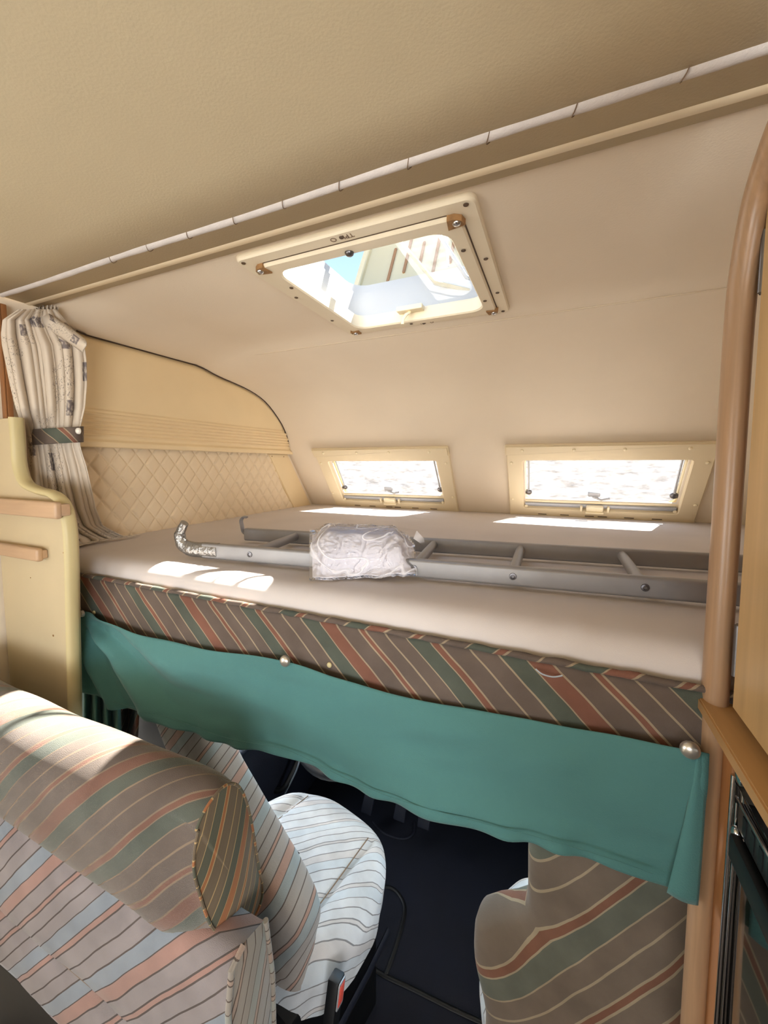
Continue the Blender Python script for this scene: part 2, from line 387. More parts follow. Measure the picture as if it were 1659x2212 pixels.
# roof liner profile as (Y, z); the flat part of the slope carries the windows
SL = .50
prof_low = [(SY0+.05*cos(SA), SZ0-.05*sin(SA)), (SY0, SZ0)]
slope_end = (SY0-SL*cos(SA), SZ0+SL*sin(SA))
curve = smooth_path([(slope_end[0], slope_end[1], 0), (1.72, 1.83, 0), (1.62, 1.92, 0), (1.49, 1.985, 0), (1.33, 2.04, 0), (1.27, 2.062, 0)], 4)
HX0, HX1, HY0, HY1 = -.66, -.165, .735, 1.245      # hatch cut-out
winspecs = [(-1.225, -.472), (-.208, .552)]
WS0, WS1 = .0, .44                                   # window frame along the slope
sl = lines(0, .045, .105, .345, SL, step=.05)
PR = [(p.x, p.y) for p in reversed(curve)][:-1]     # from roof down to the slope
PR = [(y, 2.07) for y in lines(.69, HY0+.015, HY1-.015, step=.06)] + PR
PRs = PR + [(SY0-s*cos(SA), SZ0+s*sin(SA)) for s in reversed(sl)] + [(SY0+.16*cos(SA), SZ0-.16*sin(SA))]
XS = lines(WL-.02, -1.15, -1.17, HX0+.015, HX1-.015, *[x for a, b in winspecs for x in (a+.075, b-.075)], WR+.02, step=.05)
def liner_pt(x, k):
    y, z = PRs[int(k)]
    cove = sm(-1.12-x, 0, .29); z -= .055*cove*(1-sm(y, 1.2, 1.65))*sm(y, .69, .8)
    return (x, y, z)
def liner_skip(x, k):
    y = (PRs[int(k)][0]+PRs[min(int(k)+1, len(PRs)-1)][0])/2; z = (PRs[int(k)][1]+PRs[min(int(k)+1, len(PRs)-1)][1])/2
    if HX0+.015 < x < HX1-.015 and HY0+.015 < y < HY1-.015: return True
    s = (z-SZ0)/sin(SA)
    return y > 1.7 and .105 < s < .345 and any(a+.075 < x < b-.075 for a, b in winspecs)
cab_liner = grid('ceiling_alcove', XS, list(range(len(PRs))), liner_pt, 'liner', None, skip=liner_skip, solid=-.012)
cab_liner['kind'] = 'structure'
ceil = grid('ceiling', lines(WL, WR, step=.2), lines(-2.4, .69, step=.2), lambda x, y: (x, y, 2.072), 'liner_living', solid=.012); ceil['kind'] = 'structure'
# roof-panel joint
grow(box('panel_joint', (-1.3, 1.302, 2.0475), (WR, 1.309, 2.0495), 'liner', cab_liner, .0005), '')
# small brown specks on the living ceiling
for (px, py, r) in ((798, 268, .004), (851, 268, .004), (783, 285, .002), (286, 303, .002), (640, 188, .0015), (826, 262, .0015)):
    p = at(px, py, 2, 2.0712); lathe('stain_spot', [(r, 0), (r*.6, .0006), (.0002, .0008)], 'brown_dot', ceil, 8, Matrix.Translation(p) @ Matrix.Rotation(pi, 4, 'X'))

def struct(o): o['kind'] = 'structure'; return o
# walls with window openings in the living part
def wall_with_hole(name, ax, v, a0, a1, z0, z1, hole, m, thick, extra=()):
    us = lines(a0, a1, *(hole[:2] if hole else ()), step=.5); vs = lines(z0, z1, *(hole[2:] if hole else ()), step=.5)
    f = (lambda u, z: (v, u, z)) if ax == 0 else (lambda u, z: (u, v, z))
    sk = (lambda u, z: hole[0] < u < hole[1] and hole[2] < z < hole[3]) if hole else None
    return struct(grid(name, us, vs, f, m, None, skip=sk, solid=thick, smooth=False))
wl = wall_with_hole('wall_left', 0, WL-.004, -2.4, 2.2, .98, 2.09, (-1.2, -.3, 1.02, 1.6), 'liner', .03)
wall_with_hole('wall_left_low', 0, WL-.004, -2.4, .66, 0.0, .98, None, 'liner', .03)
wall_with_hole('wall_right', 0, WR, -2.4, 2.2, .0, 2.09, (-1.65, -.75, 1.02, 1.6), 'liner', -.03)
wall_with_hole('wall_rear', 1, -2.4, WL, WR, .0, 2.09, (-.9, .3, 1.0, 1.7), 'liner', -.03)
struct(box('floor', (WL, -2.4, .0), (WR, .62, .03), 'floor_dark', None, 0))
for nm, lo, hi in (('window_3', (-.9, -2.41, 1.0), (.3, -2.40, 1.7)), ('window_4', (WL-.02, -1.2, 1.02), (WL-.015, -.3, 1.6)), ('window_5', (WR+.015, -1.65, 1.02), (WR+.02, -.75, 1.6))):
    struct(box(nm, lo, hi, 'glass_clear', None, 0))

# ---- left alcove wall panels (children of wall_left)
XW = WL
def bend(y, z): return .05*sm(y, 1.35, 1.85)*sm(z, 1.62, 1.85)
topline = [(.66, 2.035), (.80, 2.025), (.99, 2.018), (1.186, 2.006), (1.40, 1.995), (1.50, 1.985), (1.56, 1.962), (1.63, 1.92), (1.70, 1.855), (1.745, 1.80), (1.785, 1.735), (1.81, 1.69), (1.845, 1.656)]
def ceil_z(y):
    for (a, b), (c, d) in zip(PRs, PRs[1:]):
        if a <= y <= c: z = b+(d-b)*(y-a)/(c-a); break
    else: z = 2.07 if y < .7 else 1.345
    return z-.055*(1-sm(y, 1.2, 1.65))*sm(y, .69, .8)
topline = [(y, ceil_z(y)) for y in lines(.69, 1.853, step=.03)]
def top_at(y):
    for (a, b), (c, d) in zip(topline, topline[1:]):
        if a <= y <= c: return b+(d-b)*(y-a)/(c-a)
    return topline[0][1] if y < .66 else topline[-1][1]
def rib(z):
    h = 0
    for k in range(6):
        zc = 1.697+k*.0135; h = max(h, .006*math.exp(-((z-zc)/.0036)**2))
    h += .010*sm(z, 1.652, 1.658)*(1-sm(z, 1.672, 1.684)) + .006*(1-sm(z, 1.776, 1.785))
    return h
ys = lines(.66, 1.853, step=.02) 
ts = [i/90 for i in range(91)]
def linerpanel(y, t):
    # lower border rises slightly to the front; panel ends in a rounded nose at the front
    zb = 1.655; zt = max(top_at(y), zb+.004)
    z = zb+(zt-zb)*t if zt > 1.80 else zb+(zt-zb)*t
    e = .012*sm(zt-z, 0, .012)
    return (XW+.002+e+rib(z)+bend(y, z), y, z)
zs_l = lines(1.655, 1.79, step=.0018)
def lp2(y, k):
    if k < len(zs_l): z = zs_l[int(k)]
    else: z = 1.79+(max(top_at(y), 1.79)-1.79)*(k-len(zs_l)+1)/14
    zt = top_at(y); z = min(z, zt)
    e = .014*math.sqrt(max(0, min(1, (zt-z)/.014)))
    return (XW+.001+e+rib(z)*(1 if z < zt-.003 else .3)+bend(y, z), y, z)
lpn = grid('upper_liner_panel', ys, list(range(len(zs_l)+14)), lp2, 'panel_plastic', wl)
lpn['label'] = 'smooth beige moulded panel with horizontal ribs'
tube('panel_edge_seam', [(XW+.013+bend(y, z), y, z-.001) for y, z in topline[3:-1]], .0028, 'dark_gap', wl, 6)
# bottom lip screws
for (px, py) in ((289, 963), (465, 973)):
    p = at(px, py, 0, XW+.018); lathe('screw', dome(.0055, .004), 'panel_plastic', wl, 10, Matrix.Translation(p) @ Matrix.Rotation(pi/2, 4, 'Y'))
# quilted panel
def qedge(z): return 1.672+(1.655-z)/(1.655-1.345)*.212
def quilt(a, z):
    y = .66+(qedge(z)-.66)*a
    u = y/.064+z/.082; v = y/.064-z/.082
    d = min(abs(u-round(u)), abs(v-round(v)))*.05
    h = .0055*(1-math.exp(-(d/.0036)**2))+.0028*abs(sin(pi*u)*sin(pi*v))
    return (XW+.002+h, y, z)
grid('quilted_panel', rng(0, 1, 400), rng(1.30, 1.657, 120), quilt, 'quilt', wl)['label'] = 'beige padded panel stitched in diamonds'
# corner cover plate
cp = [(1.672, 1.655), (1.836, 1.655), (2.06, 1.345), (1.885, 1.345)]
prism('corner_plate', cp, 0, .012, 'panel_plastic', wl, basis((0, 1, 0), (0, 0, 1), (1, 0, 0), (XW, 0, 0)), .003)
for y, z in ((1.70, 1.642), (1.80, 1.642)): lathe('screw', dome(.003, .002), 'rust', wl, 8, Matrix.Translation((XW+.012, y, z)) @ Matrix.Rotation(pi/2, 4, 'Y'))

# ---- ceiling trim strip (curtain channel) and padded tube
t1 = struct(thing('trim_1', (0, .675, 2.04)))
t1['label'] = 'beige plastic channel strip running across the ceiling'
xs = (WL, WR)
def extr_x(name, prof, x0, x1, m, parent):
    n = len(prof); V = [(x, y, z) for x in (x0, x1) for y, z in prof]; F = [(i, (i+1) % n, n+(i+1) % n, n+i) for i in range(n)]
    F += [tuple(range(n)), tuple(range(2*n-1, n-1, -1))]; return mk(name, V, F, m, parent, None, True, flat_angle=40)
extr_x('channel', [(.650, 2.073), (.652, 2.064), (.657, 2.059), (.664, 2.0575), (.671, 2.059), (.674, 2.064), (.675, 2.073)], WL, WR, 'trim_plastic', t1)
extr_x('shadow_groove', [(.675, 2.073), (.675, 2.067), (.681, 2.067), (.681, 2.073)], WL, WR, 'dark_gap', t1)
extr_x('lip', [(.681, 2.074), (.6815, 2.063), (.684, 2.0605), (.689, 2.061), (.692, 2.064), (.693, 2.074)], WL, WR, 'trim_plastic', t1)
tb = thing('padded_rod', (0, .6, 2.05), 'long grey cloth-wrapped rod tied with thread, running across the ceiling beside the channel strip', 'rod')
pts = []; rad = []
for i in range(121):
    x = WL+.01+(WR-WL-.02)*i/120; pts.append((x, .600+.0015*sin(x*9), 2.0625)); rad.append(.0082+.0009*noise.noise(Vector((x*14, 0, 0))))
tube('sleeve', pts, rad, 'sleeve', tb, 14)
for (px, py) in ((215, 553), (297, 527), (385, 498), (488, 465), (598, 430), (720, 385), (872, 330), (1052, 266), (1250, 205), (1505, 115)):
    p = at(px, py, 2, 2.052); x = p.x
    ppt = [(x+.0018*sin(a*2)+.006*cos(a), .600+.0093*sin(a), 2.0625+.0093*cos(a)) for a in rng(0, 2*pi, 17)[:-1]]
    tube('tie_thread', ppt, .0008, 'thread', tb, 5, closed=True)

# ---- roof hatch
h = thing('roof_hatch', (-.41, .99, 2.07), 'open roof hatch with a rusty-cornered beige frame and raised cream lid above the bed', 'hatch')
MH = basis((1, 0, 0), (0, -1, 0), (0, 0, -1), (0, 0, 2.07))   # local z points down into the cabin, local y = -Y
def rr(x0, y0, x1, y1, r): return rrect(x0, -y1, x1, -y0, r, 6)
ring('outer_frame', rr(-.685, .714, -.142, 1.272, .018), rr(-.635, .762, -.192, 1.222, .035), -.002, .012, 'frame_plastic', h, MH)
ring('inner_frame', rr(-.652, .747, -.175, 1.240, .03), rr(-.620, .782, -.208, 1.208, .04), -.02, .020, 'frame_plastic', h, MH)
ring('groove_line', rr(-.655, .744, -.172, 1.243, .03), rr(-.652, .747, -.175, 1.240, .03), .0, .0125, 'rubber_seal', h, MH)
scr0 = None
for (x, y) in [(-.668, .728), (-.16, .728), (-.668, 1.258), (-.16, 1.258), (-.412, .728), (-.67, .93), (-.67, 1.12), (-.158, .93), (-.158, 1.12), (-.41, 1.262), (-.634, .86), (-.193, .86), (-.194, 1.14), (-.44, 1.226)]:
    if scr0 is None: scr0 = lathe('screw_hole', [(.0052, 0), (.0048, .0012), (.001, .0008)], 'rubber_seal', h, 10, Matrix.Translation((x, y, 2.07-.0125)) @ Matrix.Rotation(pi, 4, 'X'))
    else: dup(scr0, 'screw_hole', (x, y, scr0.location.z-(.008 if x in (-.634, -.193, -.194) or y == 1.226 else 0)), h)
for k, (x, y) in enumerate(((-.64, .76), (-.187, .76), (-.64, 1.228), (-.187, 1.228))):
    sxn = -1 if x < -.4 else 1; syn = -1 if y < 1 else 1
    prism('corner_clip', [(0, 0), (.034*sxn, .006*syn), (.03*sxn, .022*syn), (.018*sxn, .03*syn), (.004*sxn, .03*syn)] if sxn*syn > 0 else [(0, 0), (.004*sxn, .03*syn), (.018*sxn, .03*syn), (.03*sxn, .022*syn), (.034*sxn, .006*syn)], -.0215-.002, -.0125, 'rust', h, Matrix.Translation((x-.016*sxn, y-.014*syn, 2.07)))
    lathe('screw', dome(.0085, .008), 'steel', h, 12, Matrix.Translation((x+.004*sxn, y+.004*syn, 2.07-.021)) @ Matrix.Rotation(pi, 4, 'X'))
lathe('round_knob', dome(.010, .010), 'steel_dark', h, 14, Matrix.Translation((-.418, .772, 2.052)) @ Matrix.Rotation(pi, 4, 'X'))
# moulded letters on the frame, upside-down for the viewer and pierced by a screw hole
def text(name, s, size, M, m, parent, ext=.0006):
    cu = bpy.data.curves.new(name, 'FONT'); cu.body = s; cu.size = size; cu.extrude = ext; cu.align_x = 'CENTER'; cu.align_y = 'CENTER'
    o = bpy.data.objects.new(name, cu); me = bpy.data.meshes.new_from_object(o); bpy.data.objects.remove(o); 
    vs = [v.co.copy() for v in me.vertices]; fs = [list(p.vertices) for p in me.polygons]; bpy.data.meshes.remove(me)
    return mk(name, vs, fs, m, parent, None, False, M)
text('moulded_lettering', 'TPI   O', .018, basis((-1, 0, 0), (0, 1, 0), (0, 0, -1), (-.412, .729, 2.0578)), 'thread', h)
text('moulded_lettering', 'TPI   O', .016, basis((1, 0, 0), (0, -1, 0), (0, 0, -1), (-.40, 1.262, 2.0578)), 'thread', h)
# roof thickness: white lining of the well
ring('well_lining', rr(-.665, .733, -.162, 1.255, .03), rr(-.650, .748, -.178, 1.240, .05), -.11, .0, 'roof_white', h, MH)
ring('roof_rim', rr(-.69, .71, -.135, 1.28, .06), rr(-.655, .745, -.172, 1.245, .06), -.135, -.10, 'roof_white', h, MH)
# insect net across the right-hand part of the opening
mk('fly_net', [(-.34, .78, 2.085), (-.205, .78, 2.085), (-.205, 1.21, 2.085), (-.34, 1.21, 2.085)], [(0, 1, 2, 3)], 'fly_net', h)
# lid hinged on the front edge, standing open
La = radians(62); LU = Vector((0, cos(La), sin(La))); LN = Vector((0, -sin(La), cos(La)))
ML = basis((1, 0, 0), tuple(LU), tuple(Vector((1, 0, 0)).cross(LU)), (0, 1.30, 2.19))
def lid_f(x, s):
    a = (x+.69)/.56; b = s/.50; e = min(a, 1-a, b, 1-b)*.5
    return (x, s, -.045*sm(e, 0, .07))
lid = grid('lid_shell', rng(-.69, -.13, 29), rng(0, .50, 27), lid_f, 'lid_cream', h, M=ML, solid=.004)
lid['label'] = 'raised cream lid with brown slots'
ring('lid_rim', rrect(-.70, -.01, -.12, .51, .03), rrect(-.675, .015, -.145, .485, .03), -.02, .012, 'lid_cream', h, ML)
for i in range(8):
    x = -.60+i*.058
    prism('lid_slot', rrect(x, .12+.03*(i % 3), x+.010, .30+.04*(i % 2), .0045, 3), -.0445, -.040, 'slot_brown', h, ML)
tube('lid_stay', [(-.26, 1.25, 2.13), (-.36, 1.22, 2.16), (-.52, 1.20, 2.36), (-.60, 1.2, 2.46)], .014, 'lid_cream', h, 8, ry=.005)
tube('lid_stay', [(-.17, 1.24, 2.12), (-.26, 1.20, 2.15), (-.33, 1.14, 2.26), (-.45, 1.12, 2.42)], .006, 'roof_white', h, 8, ry=.006)
tube('cable', smooth_path([(-.33, 1.2, 2.42), (-.325, 1.21, 2.3), (-.32, 1.22, 2.2)]), .004, 'roof_white', h, 8)
# crank handle in the far rim
tube('lid_handle', [(-.435, 1.20, 2.085), (-.435, 1.19, 2.07), (-.44, 1.178, 2.062), (-.45, 1.178, 2.05), (-.452, 1.178, 2.034)], .006, 'cream_plastic', h, 8, ry=.004)
box('handle_base', (-.475, 1.18, 2.076), (-.39, 1.215, 2.092), 'cream_plastic', h, .004)

# ---- alcove windows
MW = basis((1, 0, 0), tuple(SU), tuple(SN), (0, SY0, SZ0))     # local y up the slope, local z into the cabin
def alcove_window(n, x0, x1):
    wdw = struct(thing(f'window_{n}', MW @ Vector(((x0+x1)/2, .0, 0))))
    W = x1-x0
    outer = rrect(x0, .0, x1, .425, .008, 4); inner = rrect(x0+.068, .062, x1-.068, .352, .012, 4)
    ring('frame', outer, inner, -.004, .018, 'window_plastic', wdw, MW, lip=.03)
    prism('top_lip', rrect(x0-.004, .386, x1+.004, .440, .005, 3), .016, .030, 'window_plastic', wdw, MW, .006)
    ring('pane_seal', rrect(x0+.066, .060, x1-.066, .354, .02, 4), rrect(x0+.078, .085, x1-.078, .340, .03, 4), -.040, -.030, 'cream_plastic', wdw, MW)
    grid('pane', rng(x0+.06, x1-.06, 8), rng(.055, .358, 5), lambda u, v: (u, v, -.036), 'acrylic', wdw, M=MW)
    # blind cassette along the sill
    tube('blind_cassette', [(x0+.074, .080, .004), (x1-.074, .080, .004)], .012, 'alu_matt', wdw, 12, M=MW, ry=.008)
    box('blind_rail', (x0+.074, .093, -.006), (x1-.074, .103, .004), 'cream_plastic', wdw, .002, MW)
    for e in (x0+.078, x1-.078): lathe('end_cap', dome(.008, .006), 'cream_plastic', wdw, 8, MW @ Matrix.Translation((e, .073, .012)))
    xc = (x0+x1)/2-.005
    hd = box('blind_handle', (xc-.035, .066, .010), (xc+.035, .094, .030), 'cream_plastic', wdw, .006, MW)
    box('handle_lip', (xc-.038, .056, .016), (xc+.038, .066, .036), 'cream_plastic', hd, .004, MW)
    for sgn in (-1, 1): box('handle_post', (xc+sgn*.055-.005, .060, .010), (xc+sgn*.055+.005, .090, .026), 'cream_plastic', hd, .003, MW)
    # window catch behind the pane and the two stays
    lc = box('catch', (xc-.030, .125, -.026), (xc+.02, .150, -.006), 'alu_matt', wdw, .006, MW)
    tube('catch_lever', [(xc-.01, .128, -.008), (xc+.025, .112, -.006), (xc+.06, .122, -.006)], .006, 'alu_matt', lc, 8, MW)
    for sgn, e in ((1, x0+.088), (-1, x1-.088)):
        st = tube('window_stay', [(e+sgn*.004, .335, -.018), (e+sgn*.002, .20, -.018), (e, .13, -.014)], [.004, .004, .006], 'alu_matt', wdw, 8, MW)
        lathe('stay_knob', dome(.016, .012), 'steel_dark', st, 12, MW @ Matrix.Translation((e, .14, -.018)))
    s0 = None
    for x, y, zz in [(x0+W*f, .416, .030) for f in (.09, .36, .60, .88)]+[(x0+.02, .34, .018), (x1-.022, .34, .018), (x0+.016, .12, .018), (x1-.016, .12, .018)]:
        M_ = MW @ Matrix.Translation((x, y, zz))
        if s0 is None: s0 = lathe('screw_cap', dome(.007, .005), 'cream_plastic', wdw, 10, M_); c0 = s0.location-M_.translation
        else: dup(s0, 'screw_cap', M_.translation+c0, wdw)
    for x in [x0+W*f for f in (.16, .30, .44, .515, .66, .82)]:
        box('slot', (x-.019, .3835, .0165), (x+.019, .3885, .0195), 'dark_gap', wdw, 0, MW)
    for x in [x0+W*f for f in (.20, .33, .47, .54, .68, .82)]:
        box('slot', (x-.019, .026, .0165), (x+.019, .0305, .0188), 'rubber_seal', wdw, 0, MW)
for n, (a, b) in enumerate(winspecs): alcove_window(n+1, a, b)

# ================================================================ BED
bb = struct(box('bed_base', (WL+.001, .668, 1.17), (WR-.001, 2.16, 1.25), 'liner', None, .002))
bb['label'] = 'platform under the alcove mattress'
# mattress: grid wrapped around the front edge
mprof = [(.660, 1.255), (.656, 1.285), (.655, 1.300), (.658, 1.318), (.667, 1.332), (.682, 1.340), (.70, 1.343)] + [(y, 1.344) for y in lines(.73, 2.092, step=.018)]
def wr(x, y):
    z = 0
    for (ax, ay, bx, by, wd, hh) in WRK:
        dx, dy = bx-ax, by-ay; L2 = dx*dx+dy*dy; t = ((x-ax)*dx+(y-ay)*dy)/L2; tt = min(1, max(0, t))
        d = math.hypot(x-ax-tt*dx, y-ay-tt*dy); z += hh*math.exp(-(d/wd)**2)*(1-.5*abs(2*tt-1))
    return z
WRK = []
random.seed(11)
for i in range(26):
    a = (-.98+random.random()*.62, .64+random.random()*.22); l = .05+random.random()*.12; an = radians(random.choice((60, 75, 100, 120))+random.uniform(-14, 14))
    WRK.append((a[0], a[1], a[0]+cos(an)*l, a[1]+sin(an)*l, .005+random.random()*.006, random.uniform(-.004, .006)))
for i in range(12):
    a = (-1.3+random.random()*.9, 1.1+random.random()*.75); l = .15+random.random()*.3; an = radians(random.uniform(-30, 20))
    WRK.append((a[0], a[1], a[0]+cos(an)*l, a[1]+sin(an)*l, .007+random.random()*.01, random.uniform(-.004, .007)))
for i in range(7):
    x = random.choice((-.5, -.02, .03, .08, -.75, -.3))+random.uniform(-.02, .02)
    WRK.append((x, .63, x+.01, .70, .006, random.uniform(-.004, .004)))
mx = lines(WL+.004, WR-.002, step=.013)
def matt(x, k):
    y, z = mprof[int(k)]; w_ = wr(x, y+(z-1.344))
    f = sm(z, 1.28, 1.33)
    low = .010*noise.noise(Vector((x*2.2, y*2.2, 0)))*sm(y, .7, .9)*(1-sm(y, 1.9, 2.05))
    return (x, y-(w_*.8 if y < .7 else 0), z+w_*f+low*.35+.004*sm(y, .9, 1.9))
mt = thing('mattress', (-.3, 1.35, 1.25), 'large taupe cloth-covered mattress filling the alcove bed under the two sloping windows', 'mattress')
grid('cover', mx, list(range(len(mprof))), matt, 'mattress_cloth', mt)
tube('cover_seam', [(x, .660, 1.262) for x in rng(-1.2, .7, 40)], .002, 'mattress_cloth', mt, 6)

# upholstered front board with piping
bd = thing('bed_front_board', (-.45, .645, 1.1), 'long narrow bed board upholstered in diagonal brown, green and rust stripes below the mattress', 'bed board')
bx0, bx1 = -1.24, .50
def board(x, k):
    P = [(.652, 1.285), (.650, 1.294), (.645, 1.294), (.640, 1.286), (.638, 1.24), (.638, 1.18), (.640, 1.12), (.645, 1.108), (.652, 1.108)]
    y, z = P[int(k)]; return (x, y+.0015*noise.noise(Vector((x*6, z*6, 0))), z+.001*noise.noise(Vector((x*9, 0, 3))))
bo = grid('striped_cover', lines(bx0, bx1, step=.02), list(range(9)), board, 'stripe_board', bd, uvf=lambda x, k: (x, [.24, .215, .20, .19, .14, .08, .02, .0, -.02][int(k)]))
bo2 = []
for i in range(160):
    x = bx0+(bx1-bx0)*i/159; bo2.append((x, .641+.0012*noise.noise(Vector((x*25, 1, 0))), 1.297+.0018*noise.noise(Vector((x*30, 0, 0)))))
tube('top_piping', bo2, [.0055+.0018*noise.noise(Vector((x[0]*40, 5, 0))) for x in bo2], 'stripe_board', bd, 8)
for (px, py) in ((204, 1323), (712, 1436)):
    p = at(px, py, 1, .637); lathe('small_button', dome(.0055, .004), 'partition_edge', bd, 10, Matrix.Translation(p) @ Matrix.Rotation(pi/2, 4, 'X'))
tube('frayed_thread', smooth_path([(-.02, .634, 1.283), (-.01, .630, 1.279), (.005, .632, 1.277), (.018, .634, 1.281)]), .0012, 'cable', bd, 5)

# ---- valance pinned on the board
va = thing('teal_valance', (-.5, .63, .97), 'long teal cotton valance pinned below the bed board by three round studs', 'valance')
TOP = [(153, 1345), (179, 1318), (331, 1369), (466, 1401), (618, 1420), (738, 1458), (900, 1505), (1143, 1552), (1340, 1582), (1490, 1606), (1519, 1612)]
BOT = [(159, 1425), (178, 1478), (240, 1518), (376, 1559), (503, 1604), (629, 1630), (760, 1693), (887, 1743), (1060, 1790), (1152, 1814), (1324, 1865), (1500, 1934)]
def curve_at(P, f):
    a = f*(len(P)-1); i = min(int(a), len(P)-2); return P[i], P[i+1], a-i
def poly3(P2, Y):
    pts = [at(px, py, 1, Y) for px, py in P2]; sp = smooth_path(pts, 8)
    return sp
tp = poly3(TOP, .630); bt = poly3(BOT, .630)
def at_x(P, x):
    for a, b in zip(P, P[1:]):
        if a.x <= x <= b.x: return a.z+(b.z-a.z)*(x-a.x)/max(1e-6, b.x-a.x)
    return P[0].z if x < P[0].x else P[-1].z
x0v, x1v = -1.222, .194
pinx = (-1.17, -.493, .178)
def valf(x, t):
    zt = at_x(tp, x); zb = at_x(bt, x); z = zt+(zb-zt)*t
    # folds fanning from the left pin
    dx = x+1.172; dz = 1.2-z; r = math.hypot(dx, dz); an = math.atan2(dz, dx+.02)
    f = .017*sin(an*13+.7+2*noise.noise(Vector((r*4, an*2, 0))))*sm(r, .02, .12)*(1-sm(r, .30, .60))
    f += .0034*sin((z*46+x*9)+2*noise.noise(Vector((x*3, z*4, 0))))*sm(x, -.9, -.3)*(1-.5*sm(x, -.1, .1))
    d2 = math.hypot(x+.493, (z-1.2)*1.5); f += .003*math.exp(-(d2/.12)**2)
    f += .010*noise.noise(Vector((x*3+z*4, z*9, 2)))+.003*noise.noise(Vector((x*9+z*12, z*30-x*6, 1)))
    hem = .0025*(1 if t > .92 else 0)
    f += .004*sin(x*60+3*noise.noise(Vector((x*6, 0, 0))))*sm(t, .8, 1)
    return (x, min(.632, .624-f-hem-.004*sin(pi*t)), z)
grid('cloth', lines(x0v, x1v, step=.0075), rng(0, 1, 46), valf, 'teal', va, solid=.0012)
def endfold(u, t):
    xa = .158+.026*(1-t)*(1-u); x = xa+(.193-xa)*u; z = at_x(tp, .19)-.001+(at_x(bt, x)-at_x(tp, .19))*t
    return (x, .6185-.004*sin(pi*u)-.003*sin(pi*t), z)
grid('turned_end', rng(0, 1, 10), rng(0, 1, 24), endfold, 'teal', va, solid=.001)
tube('hem_stitch', [(x, .6165-.004*sin(pi*.9), at_x(bt, x)+.020) for x in lines(-1.1, .14, step=.02)], .0009, 'teal', va, 5)
s0 = None
for (px, py) in ((179, 1323), (617, 1427), (1490, 1618)):
    p = at(px, py, 1, .614)
    if s0 is None: s0 = lathe('stud', dome(.0115, .009), 'stud_metal', va, 16, Matrix.Translation(p) @ Matrix.Rotation(pi/2, 4, 'X')); c0 = s0.location-p; s0.scale = (.8, 1, .8)
    else: dup(s0, 'stud', p+c0, va).scale = (1, 1, 1)

# ================================================================ LADDER on the mattress
ZL = 1.349
ld = thing('aluminium_ladder', (-.35, .93, ZL), 'silver aluminium bed ladder lying flat on the mattress behind the plastic bag', 'ladder')
f0, f1 = at(440, 1196, 2, 1.362), at(1540, 1303, 2, 1.352)
b0, b1 = at(530, 1160, 2, 1.362), at(1540, 1232, 2, 1.352)
def railpts(p0, p1):
    d = (p1-p0).normalized(); return [p0, p0+d*((p1-p0).length+.18)]
def rail(name, p0, p1, hook):
    a, b = railpts(Vector((p0.x, p0.y, 0)), Vector((p1.x, p1.y, 0))); d = (b-a).normalized(); nrm = Vector((-d.y, d.x, 0)); L = (b-a).length
    M_ = basis(tuple(d), tuple(nrm), (0, 0, 1), (a.x, a.y, 1.352))
    return box(name, (0, -.011, 0), (L, .011, .040), 'alu', ld, .006, M_, 3), a, d, nrm
r1, a1, d1, n1 = rail('rail', f0, f1, True); r2, a2, d2, n2 = rail('rail', b0, b1, False)
# hooked ends
e1 = a1+Vector((0, 0, 1.372))
hk1 = tube('foil_wrapped_hook', smooth_path([e1+d1*.05, e1, e1-d1*.045+Vector((0, 0, .001)), e1-d1*.070+Vector((0, 0, .012)), e1-d1*.078+Vector((0, 0, .035)), e1-d1*.070+Vector((0, 0, .055)), e1-d1*.060+Vector((0, 0, .070))], 5), [.022]*6+[.0205]*6+[.019]*5+[.016]*5+[.013]*5+[.0115]*4, 'duct_tape', ld, 14, ry=[.014]*12+[.0135]*10+[.010]*9, up=(0, 1, 0))
hk1['label'] = 'hook end wrapped in crumpled silver tape'
e2 = a2+Vector((0, 0, 1.372))
tube('hook', smooth_path([e2+d2*.02, e2-d2*.004+Vector((0, 0, .004)), e2-d2*.012+Vector((0, 0, .028)), e2-d2*.014+Vector((0, 0, .045)), e2-d2*.004+Vector((0, 0, .056)), e2+d2*.006+Vector((0, 0, .055))], 5), .0035, 'alu', ld, 8, ry=.010, up=tuple(n2))
for (pa, pb) in (((560, 1181), (640, 1152)), ((690, 1200), (775, 1162)), ((900, 1210), (935, 1172)), ((1108, 1226), (1126, 1186)), ((1388, 1250), (1355, 1200))):
    A = at(*pa, 2, 1.385); B = at(*pb, 2, 1.385)
    tA = (Vector((A.x, A.y, 0))-a1).dot(d1); tB = (Vector((B.x, B.y, 0))-a2).dot(d2)
    A = a1+d1*tA+n1*.006; B = a2+d2*tB-n2*.006
    tube('rung', [A+Vector((0, 0, 1.375)), B+Vector((0, 0, 1.375))], .011, 'alu', ld, 10, ry=.013)
    if True:
        M_ = basis(tuple(d1), (0, 0, 1), tuple(-n1), tuple(a1+d1*tA+n1*-.0108+Vector((0, 0, 1.373))))
        sc = lathe('screw', [(.0075, 0), (.007, .002), (.004, .0025), (.003, .001), (.0005, .001)], 'steel_dark', ld, 12, M_)

